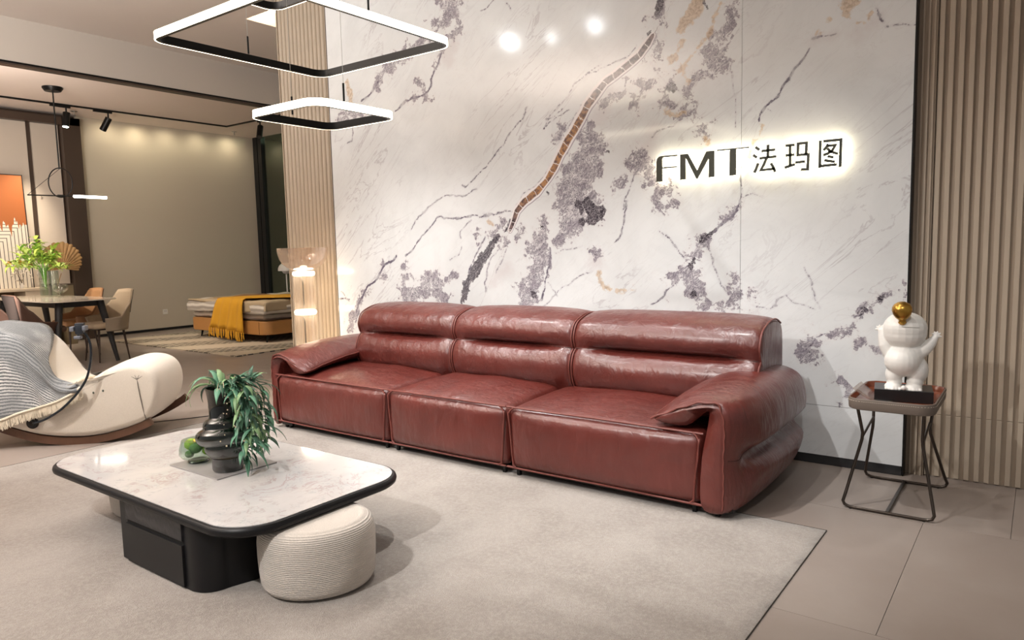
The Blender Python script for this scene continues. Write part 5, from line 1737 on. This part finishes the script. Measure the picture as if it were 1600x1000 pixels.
def make_chair(x, y, rz, label, c_in, c_out, c_patch, cl):
    T = thing('dining_chair', label, 'chair', (x, y, 0), rz, None)
    # local: faces -y; seat centre at origin
    IN = mat('chair_in_' + cl, c_in, .5, vary=.08)
    OUT = mat('chair_out_' + cl, c_out, .65, vary=.1)
    PA = mat('chair_patch_' + cl, c_patch, .85, spec=.2)
    LG = mat('chair_leg_dark', (.045, .028, .020), .4, .3)
    cushion('seat', -.225, .225, -.235, .215, .435, .505, .03, IN, T, (12, 12, 4), lambda p, u, v, w: Vector((p.x * (1 - .08 * max(0, v)), p.y, p.z + .012 * (1 - u * u) * max(0, w))))
    # wrap-around shell
    def shell(off, a0, a1, n, z0f=0.0, z1f=1.0):
        rows = []
        for j in range(11):
            v = z0f + (z1f - z0f) * j / 10
            row = []
            for i in range(n + 1):
                a = a0 + (a1 - a0) * i / n          # 0 = straight back (+y)
                aa = abs(a)
                top = .93 - .012 * (aa / .6) ** 2 if aa < .62 else (.918 - .33 * min(1, (aa - .62) / .75) ** .9)
                if aa > 1.37: top = .588 - .03 * (aa - 1.37)
                z = .40 + (top - .40) * v
                rr = .245 + off + .055 * v + .02 * v * v
                ex = 1.0 if aa < 1.5 else 1 - .2 * (aa - 1.5)
                row.append((rr * 1.02 * math.sin(a) * ex, rr * math.cos(a) + .02 * v * (aa < 1), z))
            rows.append(row)
        return rows
    grid_mesh('backrest_inner', shell(0, -1.95, 1.95, 40), IN, T, .012)
    grid_mesh('backrest_outer', shell(.013, -1.95, 1.95, 40), OUT, T, .012)
    grid_mesh('back_patch', shell(.022, -.55, .55, 12, .42, .985), PA, T, .006)
    for sx in (-1, 1):
        for sy in (-1, 1):
            tube('leg', [(sx * .15, sy * .15, .44), (sx * .20, sy * .19, .0)], [.017, .009], LG, T, 8)
    box('seat_frame', -.17, .17, -.17, .17, .415, .436, LG, T, .004)
make_chair(-9.93, 4.38, 0, 'pale beige upholstered dining chair nearest the bed, behind the dining table', (.46, .36, .25), (.36, .29, .21), (.05, .045, .03), 'beige')
make_chair(-10.78, 4.38, 0, 'tan brown leather dining chair behind the middle of the dining table', (.42, .22, .10), (.30, .15, .07), (.035, .022, .015), 'tan')
make_chair(-10.08, 3.66, R(180), 'dark brown dining chair turned away, between dining table and rocking lounge chair', (.12, .065, .040), (.085, .042, .028), (.022, .016, .014), 'brown')
make_chair(-10.98, 3.64, R(180), 'dark brown dining chair cut by the left edge of the picture', (.12, .065, .045), (.10, .065, .05), (.022, .016, .014), 'brown')

# vases on the dining table
DG = glass('clear_glass', (.90, .93, .90), .02, dens=.35)
def cyl_vase(x, y, z, r, h, name, label, cat_):
    t = thing(name, label, cat_, (x, y, z))
    lathe('vessel', [(0, .0), (r * .9, .0), (r, .01), (r, h), (r - .004, h), (r - .004, .02), (0, .02)], DG, t, 32, autos=50)
    lathe('water', [(0, .021), (r - .006, .021), (r - .006, h * .45), (0, h * .45)], glass('water', (.80, .88, .80), .0, dens=.2), t, 28)
    return t
va = (-11.22, 4.20, .827)
vb = (-11.05, 4.235, .827)
cyl_vase(*va, .075, .40, 'cylinder_vase', 'taller clear glass cylinder vase holding green stems on the dining table', 'vase')
cyl_vase(*vb, .07, .36, 'cylinder_vase', 'shorter clear glass cylinder vase beside the one with green stems, on the dining table', 'vase')
YG = [mat('bouquet_green_%d' % i, c, .5, vary=.2, vscale=30) for i, c in enumerate([(.46, .62, .10), (.62, .74, .24), (.16, .36, .04), (.60, .36, .05)])]
bq = thing('leafy_bouquet', 'bright yellow green leafy branches standing in the glass vase on the dining table', 'plant', (va[0], va[1], va[2] + .1))
random.seed(12)
cam_r = Vector((.805, .593, 0))
for k in range(21):
    f = (k - 10) / 10
    spread = f * .40 + random.uniform(-.05, .05) - .10
    depth = random.uniform(-.16, .16)
    top = .62 - .28 * abs(f) ** 1.5 + random.uniform(-.10, .10)
    d = cam_r * spread + Vector((-.59, .8, 0)) * depth
    path = cat([(0, 0, 0), (d.x * .15, d.y * .15, .28), (d.x * .6, d.y * .6, .28 + (top - .28) * .6), (d.x, d.y, top)], 4)
    tube('branch', path, .004, YG[2], bq, 5)
    for i in range(7, len(path)):
        for q in range(3):
            az = random.uniform(0, 6.28)
            P = leaf_mesh(random.uniform(.10, .17), random.uniform(.018, .030), random.uniform(.6, 1.8))
            rot = Matrix.Rotation(az, 4, 'Z') @ Matrix.Rotation(-random.uniform(-.8, .4), 4, 'Y')
            Q = [[tuple(Vector(path[i]) + rot @ Vector(p)) for p in r_] for r_ in P[::2]]
            grid_mesh('leaf', Q, YG[random.choice([0, 0, 1, 1, 2, 3 if k < 4 else 0])], bq)
gt = thing('glass_goblet', 'small clear glass goblet on the dining table, right of the two vases', 'glass', (-10.75, 4.20, .827))
lathe('goblet_body', [(0, .0), (.045, .0), (.045, .005), (.010, .012), (.009, .05), (.05, .07), (.085, .10), (.092, .13), (.085, .165), (.078, .175)], DG, gt, 32)
# sideboard against the panelled wall
sb = thing('sideboard', 'cream sideboard with an open slot under its top against the panelled wall', 'sideboard', (-12.62, 3.9, 0))
CRM = mat('cream_lacquer', (.60, .49, .36), .4, vary=.05)
CRD = mat('sideboard_slot', (.20, .12, .06), .6)
box('top_board', -.26, .26, -1.3, .93, .870, .915, CRM, sb, .006)
box('carcass', -.24, .24, -1.3, .89, .05, .70, CRM, sb, .004)
box('slot_back', -.24, -.20, -1.3, .89, .70, .87, CRD, sb)
box('slot_divider', -.24, .24, .45, .89, .70, .87, CRM, sb)
box('slot_divider', -.24, .24, -.60, -.56, .70, .87, CRM, sb)
box('plinth_base', -.20, .20, -1.25, .85, .0, .05, BLACKPL, sb)
for y0, y1 in ((-1.29, -.72), (-.71, -.14), (-.13, .44), (.45, .88)):
    box('door', .241, .256, y0, y1, .07, .69, CRM, sb, .003)
# leaning artwork
def m_art():
    t = NT('orange_drip_canvas')
    co = t.coord()
    sp = t.add('ShaderNodeSeparateXYZ')
    t.lk(co, sp.inputs[0])
    y, z = sp.outputs[1], sp.outputs[2]      # y 0..-.. from right edge, z 0 at foot
    # nested right-angled lines
    a = t.math('MULTIPLY', y, -1.0)
    b = t.math('SUBTRACT', 1.05, z)
    mn = t.math('MINIMUM', a, t.math('ADD', b, -.0))
    ln = t.math('FRACT', t.math('MULTIPLY', mn, 19.0))
    lines = t.rng(t.math('ABSOLUTE', t.math('SUBTRACT', ln, .5)), .13, .07)
    cream = t.mix(lines, (.70, .64, .54), (.09, .075, .065))
    # drip edge
    cx = t.add('ShaderNodeCombineXYZ')
    t.lk(y, cx.inputs[0])
    dr = t.noise(cx.outputs[0], 11, 2, .4)
    dr2 = t.noise(cx.outputs[0], 34, 1, .4)
    edge = t.math('ADD', t.math('MULTIPLY', dr, -.75), t.math('MULTIPLY', dr2, -.32))
    th = t.math('ADD', edge, 1.50)
    m = t.math('GREATER_THAN', z, th)
    t.base(t.mix(m, cream, (.36, .105, .022)))
    t.b.inputs['Roughness'].default_value = .6
    return t.m
art = thing('canvas_painting', 'large leaning painting of orange drips over nested black lines on cream, on the sideboard', 'painting', (-12.62, 4.55, .917))
bm = bmesh.new()
bm_box(bm, -.02, .02, -1.35, 0, 0, 1.72)
cv = from_bm('canvas', bm, m_art(), art, False)
art.rotation_euler = (0, R(-3.5), 0)
for a_, b_ in (((-.024, .026), (0.0, .010)), ):
    box('frame_edge', -.024, .024, .0, .012, -.002, 1.73, BLACKPL, art)
    box('frame_edge', -.024, .024, -1.362, -1.35, -.002, 1.73, BLACKPL, art)
    box('frame_edge', -.024, .024, -1.362, .012, 1.72, 1.732, BLACKPL, art)
# wavy white vase with a dried palm fan
wv_ = thing('wavy_vase', 'white wavy ceramic vase on the sideboard, holding the dried palm fan', 'vase', (-12.50, 4.66, .916))
lathe('body', [(0, 0)] + [(.07 + .018 * math.sin(k * .9) , .02 + k * .02) for k in range(18)], mat('white_ceramic', (.66, .60, .52), .5), wv_, 32, autos=80)
pf = thing('dried_palm_fan', 'brown dried palm fan behind the green bouquet', 'dried leaf', (-12.46, 4.80, 1.14))
PF = mat('dried_palm', (.40, .235, .095), .6, vary=.35, vscale=12)
tube('stalk', [(0, 0, -.3), (0, .10, -.02)], .006, PF, pf, 6)
nb = 22
for k in range(nb):
    a0 = R(-100 + 200 * k / nb)
    a1 = a0 + R(200 / nb)
    L0 = .24 + .17 * math.cos((a0 + a1) / 2) + .01 * (k % 2)
    org = Vector((0, .12, .05))
    def pt(a, r_, dx): return tuple(org + Vector((dx, r_ * math.sin(a), r_ * math.cos(a))))
    am = (a0 + a1) / 2
    P = [[pt(a0, .02, 0), pt(am, .02, .004), pt(a1, .02, 0)], [pt(a0, L0 * .6, 0), pt(am, L0 * .6, .018), pt(a1, L0 * .6, 0)], [pt(a0, L0, 0), pt(am, L0 * 1.03, .02), pt(a1, L0, 0)]]
    grid_mesh('fan_blade', P, PF, pf)
sw_ = thing('floral_branch', 'small cream dried flower branch in front of the leaning painting', 'dried flowers', (-12.42, 4.33, .916))
lathe('bud_vase', [(0, 0), (.03, 0), (.035, .03), (.02, .06), (.012, .08)], MC['white_ceramic'], sw_, 20)
bm = bmesh.new()
for k in range(16):
    uvs(bm, (random.uniform(-.04, .04), random.uniform(-.14, .14), random.uniform(.09, .32)), (.018, .018, .014), 8, 6)
from_bm('blossoms', bm, mat('cream_blossom', (.66, .58, .47), .8), sw_)['kind'] = 'stuff'
for k in range(4):
    tube('twig', [(0, 0, .07), (random.uniform(-.03, .03), random.uniform(-.13, .13), .3)], .003, mat('twig_dark', (.08, .05, .03), .7), sw_, 5)
db = thing('storage_box', 'dark metal edged box standing at the right end of the sideboard', 'box', (-12.45, 4.93, .0))
box('body', -.14, .14, -.08, .07, .0, .94, mat('olive_box', (.22, .17, .10), .5), db, .004)
box('lid', -.145, .145, -.095, .075, .94, .958, BROWNFR, db, .003)

# dining pendant: canopy, rod, ring, long bar half of which glows
pd_ = thing('linear_pendant', 'black pendant with thin ring and long bar, white glowing half, over the dining table', 'pendant lamp', (-10.97, 4.40, 3.68))
lathe('canopy', [(0, -.0), (.125, .0), (.125, -.02), (.10, -.055), (0, -.055)], BLACKMET, pd_, 32)
tube('rod', [(0, 0, -.05), (0, 0, -1.10)], .010, BLACKMET, pd_, 8)
n_ = cam_r
ringp = [tuple(n_ * (.165 * math.cos(a)) + Vector((0, 0, -1.285 + .20 * math.sin(a)))) for a in np.linspace(0, 2 * math.pi, 49)[:-1]]
tube('ring', ringp, .008, BLACKMET, pd_, 8, True)
a_ = n_ * -.47 + Vector((0, 0, -1.44)); b_ = n_ * .17 + Vector((0, 0, -1.475)); c_ = n_ * .62 + Vector((0, 0, -1.505))
tube('bar', [tuple(a_), tuple(b_)], .009, BLACKMET, pd_, 8)
tube('stay_wire', [tuple(a_), (0, 0, -1.1)], .0035, BLACKMET, pd_, 5)
tube('glow_bar', [tuple(b_), tuple(c_)], .019, mat('bar_led', (1, 1, .95), .5, emis=((1, .95, .85), 9)), pd_, 8)
tube('bar_joint', [tuple(n_ * -.05 + Vector((0, 0, -1.463))), tuple(n_ * .04 + Vector((0, 0, -1.468)))], .018, BLACKMET, pd_, 8)

# ceiling track with heads
tk = thing('lighting_track', 'thin black lighting track running around the dining room ceiling', 'track')
box('track_rail', -12.05, -12.025, -1.0, 7.68, 3.655, 3.68, BLACKMET, tk)
box('track_rail', -12.05, -6.3, 7.66, 7.685, 3.655, 3.68, BLACKMET, tk)
def head(x, y, az, tilt, label, lit=False, along='y'):
    t = thing('track_spotlight', label, 'spotlight', (x, y, 3.655), 0, 'ceiling track spotlights')
    if along == 'y': box('adapter', -.016, .016, -.22, .06, -.030, .0, BLACKMET, t)
    else: box('adapter', -.06, .22, -.016, .016, -.030, .0, BLACKMET, t)
    tube('stem', [(0, 0, -.03), (0, 0, -.10)], .012, BLACKMET, t, 8)
    d = Vector((math.cos(az) * math.sin(tilt), math.sin(az) * math.sin(tilt), -math.cos(tilt)))
    p0 = Vector((0, 0, -.12))
    tube('housing', [tuple(p0 - d * .02), tuple(p0 + d * .20)], .050, BLACKMET, t, 20)
    tube('lens', [tuple(p0 + d * .195), tuple(p0 + d * .203)], .040, mat('lens_lit', (1, 1, 1), .3, emis=((.85, 1, .92), 12)) if lit else mat('lens_dark', (.05, .05, .05), .2), t, 20)
head(-12.03, 4.99, R(-60), R(12), 'lit black track spotlight just right of the dining pendant rod', True)
head(-12.03, 5.60, R(215), R(32), 'unlit black track spotlight in front of the beige wall, second from the left')
head(-11.02, 7.67, R(-50), R(28), 'unlit black track spotlight over the bed, left one of the two beside the column', False, 'x')
head(-9.85, 7.67, R(-50), R(28), 'unlit black track spotlight half hidden by the fluted column', False, 'x')
for x, y, lb in ((-12.5, 5.30, 'small ceiling sprinkler next to the lit track spotlight'), (-12.5, 8.12, 'small ceiling sprinkler over the far end of the bed')):
    t = thing('sprinkler', lb, 'sprinkler', (x, y, 3.68))
    ch = mat('sprinkler_chrome', (.45, .42, .38), .3, .8)
    lathe('rose', [(0, 0), (.05, 0), (.05, -.006), (0, -.008)], ch, t, 20)
    tube('body', [(0, 0, -.006), (0, 0, -.06)], .010, ch, t, 8)
    lathe('deflector', [(0, -.062), (.022, -.062), (.022, -.066), (0, -.066)], ch, t, 16)

# ================================================================== BEDROOM
def m_wave_rug():
    t = NT('wave_pattern_rug')
    co = t.coord()
    sp = t.add('ShaderNodeSeparateXYZ')
    t.lk(co, sp.inputs[0])
    big = t.wave(t.coord((1, 1, 1), (0, 0, R(25))), .33, 2.2, 1, .8, 'X')
    dash = t.add('ShaderNodeTexBrick')
    t.lk(co, dash.inputs['Vector'])
    dash.inputs['Scale'].default_value = 4.0
    dash.inputs['Mortar Size'].default_value = .035
    dash.inputs['Color1'].default_value = (.06, .05, .04, 1)
    dash.inputs['Color2'].default_value = (.26, .22, .17, 1)
    dash.inputs['Mortar'].default_value = (.50, .43, .33, 1)
    c = t.mix(t.rng(big, .40, .46), (.50, .42, .32), dash.outputs[0])
    t.base(c)
    t.b.inputs['Roughness'].default_value = .95
    return t.m
br_ = thing('bedside_rug', 'cream bedroom rug with black wave dash pattern under the bed', 'rug', (-10.34, 6.8, 0))
WR = m_wave_rug()
prism('pile', rrect(-1.78, 1.78, -1.42, 1.45, .02, 2), .001, .012, WR, br_)
bm = bmesh.new()
for k in range(17):
    bm_box(bm, 1.78, 1.792, -1.40 + k * .17, -1.33 + k * .17, .001, .012)
from_bm('edge_stitches', bm, BLACKPL, br_, False)
def make_bed():
    BX0, BX1, BY0, BY1 = -11.42, -9.32, 6.38, 8.62
    T = thing('bed', 'low bed with caramel leather frame on slim black legs beside the fluted column', 'bed', ((BX0 + BX1) / 2, 7.5, 0))
    inv = -Vector(((BX0 + BX1) / 2, 7.5, 0))
    def put(o):
        o.parent = T; o.location = inv; return o
    CAR = mat('caramel_leather', (.40, .19, .060), .45, vary=.06)
    put(prism('bed_frame', rrect(BX0, BX1, BY0, BY1, .14, 6), .13, .335, CAR, None, .02, 3))
    put(box('headboard', BX0, BX1, BY1 - .02, BY1 + .12, .13, .98, CAR, None, .03, 3))
    put(tube('frame_seam', [(BX1 - .30 + .14, BY0 - .002, .14), (BX1 - .16, BY0 - .002, .33)], .003, mat('dark_seam', (.10, .05, .02), .7), None, 5))
    for x, y in ((BX0 + .16, BY0 + .10), (BX1 - .10, BY0 + .08), (BX0 + .16, BY1 - .1), (BX1 - .1, BY1 - .1)):
        put(tube('leg', [(x, y, .0125), (x, y + .03, .13)], [.010, .022], BLACKMET, None, 8))
    return T
make_bed()
def m_stripe(name, c1, c2, sc, axis='z'):
    t = NT(name)
    co = t.coord()
    sp = t.add('ShaderNodeSeparateXYZ')
    t.lk(co, sp.inputs[0])
    n = t.noise(co, 3, 2)
    v = t.math('ADD', t.math('MULTIPLY', sp.outputs[2], sc), t.math('MULTIPLY', n, .8))
    f = t.math('FRACT', v)
    t.base(t.mix(t.rng(t.math('ABSOLUTE', t.math('SUBTRACT', f, .5)), .22, .30), c2, c1))
    t.b.inputs['Roughness'].default_value = .9
    return t.m
def drape(name, x0, x1, y0, y1, z, drop, m, label, cat_, amp=.02, seed=0, thick=.02, front=True, right=True, left=True, dropl=None, hemamp=.02):
    """cloth over the box: top at z, hanging on the -y side (front) and the +/-x sides"""
    rr = np.random.default_rng(seed)
    nx, ny = 44, 36
    dl = drop if dropl is None else dropl
    ph = rr.random(6) * 6
    def top(s, a, b, dr0, dr1):
        L = b - a
        if s < 0: return a, s        # hang distance at the a side
        if s > L: return b, L - s
        return a + s, 0
    P = []
    S0, S1 = (-dl if left else 0), (x1 - x0) + (drop if right else 0)
    T0 = -drop if front else 0
    T1 = (y1 - y0)
    for j in range(ny + 1):
        row = []
        for i in range(nx + 1):
            s = S0 + (S1 - S0) * i / nx
            t = T0 + (T1 - T0) * j / ny
            X_, hx = top(s, x0, x1, 0, 0)
            Y_ = y0 + max(0, t)
            hy = min(0, t)
            h = max(-hx if hx < 0 else 0, -hy if hy < 0 else 0)
            w_ = amp * (math.sin(s * 9 + ph[0] + 2 * math.sin(t * 3 + ph[1])) + .6 * math.sin(t * 11 + ph[2] + s * 2)) * .5
            zz = z - h + (w_ if h == 0 else 0) * 1.0 + hemamp * math.sin(s * 4 + ph[3]) * (h / max(.01, drop))
            dxo = (1 if s > 0 else -1) * (.02 + w_ * .8) if hx < 0 and -hx >= -hy else 0
            dyo = -(.02 + w_ * .8) if hy < 0 else 0
            row.append((X_ + dxo, Y_ + dyo, zz))
        P.append(row)
    cx, cy = (x0 + x1) / 2, (y0 + y1) / 2
    P = [[(p[0] - cx, p[1] - cy, p[2]) for p in r_] for r_ in P]
    o = grid_mesh(name, P, m, None, thick)
    o.location = (cx, cy, 0)
    return tag(o, label, cat_) if label else o
mt = thing('mattress', 'thick mattress in white and grey striped sheets on the caramel bed frame', 'mattress', (-10.38, 7.5, .335))
cushion('mattress_body', -1.02, .98, -1.08, 1.08, .0, .25, .06, m_stripe('grey_stripe_sheet', (.56, .50, .43), (.26, .22, .19), 9), mt, (20, 20, 6), lambda p, u, v, w: p + Vector((.008 * math.sin(p.z * 60 + p.y * 3), .010 * math.sin(p.x * 8 + p.z * 30), 0)))
drape('duvet', -11.42, -9.32, 6.40, 8.3, .605, .15, m_stripe('duvet_stripe', (.60, .55, .49), (.33, .29, .25), 12), 'crumpled white striped duvet hanging over the foot of the bed', 'duvet', .03, 3, .03, dropl=.10)
drape('bedspread', -11.44, -9.36, 6.42, 7.6, .632, .035, mat('beige_spread', (.44, .34, .22), .9, vary=.1, bump=(50, .4, .004)), 'beige bedspread with brown border folded over the duvet', 'bedspread', .02, 5, .016, dropl=.02)
drape('bedspread', -11.0, -9.55, 6.60, 7.5, .650, .03, mat('brown_spread', (.24, .125, .065), .9, vary=.1), 'brown inner fold of the bedspread lying on top of the beige one', 'bedspread', .02, 6, .012, left=False, right=False)
drape('bedspread', -9.98, -9.30, 6.395, 7.3, .640, .16, MC['beige_spread'], 'beige corner of the bedspread hanging down right of the yellow throw', 'bedspread', .02, 8, .014, left=False, dropl=0)
# yellow throw with fringe
YEL = mat('mustard_wool', (.60, .30, .018), .9, vary=.08, bump=(90, .4, .003))
yt = thing('yellow_throw', 'mustard yellow throw with fringe draped over the foot of the bed', 'throw', (-10.3, 6.9, 0))
P = []
cols = 26
stz = [(1.0, 0, .690), (.6, .0, .690), (.3, .0, .688), (.02, .0, .683), (-.03, .03, .665), (-.055, .10, .58), (-.065, .18, .48), (-.07, .25, .38), (-.078, .33, .28), (-.085, .40, .19)]
hem = []
for j, (dy, sk_, z) in enumerate(stz):
    row = []
    for i in range(cols + 1):
        f = i / cols
        if j <= 3:       # on the bed: runs diagonally to the right and back
            xa = -10.42 + dy * .75
            xb = -9.78 + dy * 1.35
        else:            # hanging: fans out to the left
            q = (j - 3) / 6
            xa = -10.42 - .20 * q
            xb = -9.78 + .02 * q
        x = xa + (xb - xa) * f
        hang = max(0, (j - 3) / 6)
        y = 6.38 + dy - .020 * math.sin(f * 21 + j * .2) * (.4 + hang) - .02
        zz = z + (.006 * math.sin(f * 17 + j) if j < 4 else -.05 * hang * (f - .35))
        row.append((x + 10.3, y - 6.9, zz))
    P.append(row)
hem = P[-1]
grid_mesh('cloth', P, YEL, yt, .008)
bm = bmesh.new()
for i in range(cols * 2 + 1):
    k = min(cols, i // 2)
    x, y, z = hem[k]
    x += .012 * (i % 2)
    L = random.uniform(.10, .14)
    bm_tube(bm, [(x, y, z + .01), (x + random.uniform(-.01, .01), y - .004, z - L * .5), (x + random.uniform(-.015, .015), y, max(.02, z - L))], [.007, .008, .006], 5)
from_bm('fringe', bm, YEL, yt)['kind'] = 'stuff'
WHT = mat('white_linen', (.68, .64, .58), .85, bump=(20, .3, .01))
for x, y, z, lb in ((-9.85, 8.22, .66, 'white pillow at the head of the bed, right one'), (-10.75, 8.25, .66, 'white pillow at the head of the bed, left one partly behind the other')):
    bm = bmesh.new()
    uvs(bm, (0, 0, 0), (.40, .20, .12), 24, 14, Matrix.Rotation(R(18), 4, 'X'))
    for v in bm.verts:
        a = abs(v.co.x) / .40
        v.co.z *= 1 - .25 * a ** 2
    o = from_bm('pillow', bm, WHT)
    o.location = (x, y, z + .07)
    tag(o, lb, 'pillow')
ns = thing('nightstand', 'low dark nightstand mostly hidden behind the bed', 'nightstand', (-11.75, 8.48, 0))
box('carcass', -.22, .22, -.2, .2, .05, .50, BROWNFR, ns, .01)
box('top', -.23, .23, -.21, .21, .50, .52, BROWNFR, ns, .005)
for dx in (-.19, .17):
    for dy in (-.17, .15):
        box('leg', dx, dx + .02, dy, dy + .02, 0, .05, BLACKMET, ns)
ml = thing('mushroom_lamp', 'small white mushroom shaped table lamp behind the bed, left of the floor lamp', 'table lamp', (-11.62, 8.48, .521))
WL = mat('white_enamel', (.72, .70, .68), .3)
lathe('lamp_base', [(0, 0), (.085, 0), (.085, .012), (.012, .02), (.012, .50), (0, .50)], WL, ml, 28)
lathe('lower_shade', [(0, .44), (.05, .45), (.075, .48), (.08, .52), (0, .52)], WL, ml, 28)
lathe('dome_shade', [(.15, .50), (.148, .55), (.125, .60), (.08, .64), (0, .655), (0, .645), (.075, .63), (.118, .595), (.14, .55), (.142, .50)], WL, ml, 32, close=False)
# plant beyond the glass
pp_ = thing('potted_dracaena', 'tall spiky dracaena plant standing behind the dark glass', 'plant', (-12.15, 9.35, 0))
lathe('pot', [(0, 0), (.17, 0), (.22, .40), (.20, .40), (.18, .36), (0, .36)], mat('pot_dark', (.05, .05, .045), .5), pp_, 28)
DKG = mat('dracaena_green', (.030, .055, .022), .5, vary=.3, vscale=20)
for (hx, hy, hz) in ((.02, .0, 1.95), (-.22, .1, 1.42), (.18, -.08, 1.25), (-.02, .08, 1.0)):
    tube('trunk', cat([(0, 0, .34), (hx * .6, hy * .6, hz * .6), (hx, hy, hz)], 5), .016, mat('trunk_brown', (.06, .045, .03), .8), pp_, 8)
    for k in range(26):
        az = k * 2.4 + hx
        P = leaf_mesh(random.uniform(.32, .46), .013, random.uniform(.8, 2.2), n=6)
        rot = Matrix.Rotation(az, 4, 'Z') @ Matrix.Rotation(-random.uniform(-.5, .75), 4, 'Y')
        grid_mesh('leaf', [[tuple(Vector((hx, hy, hz)) + rot @ Vector(p)) for p in r_] for r_ in P], DKG, pp_)
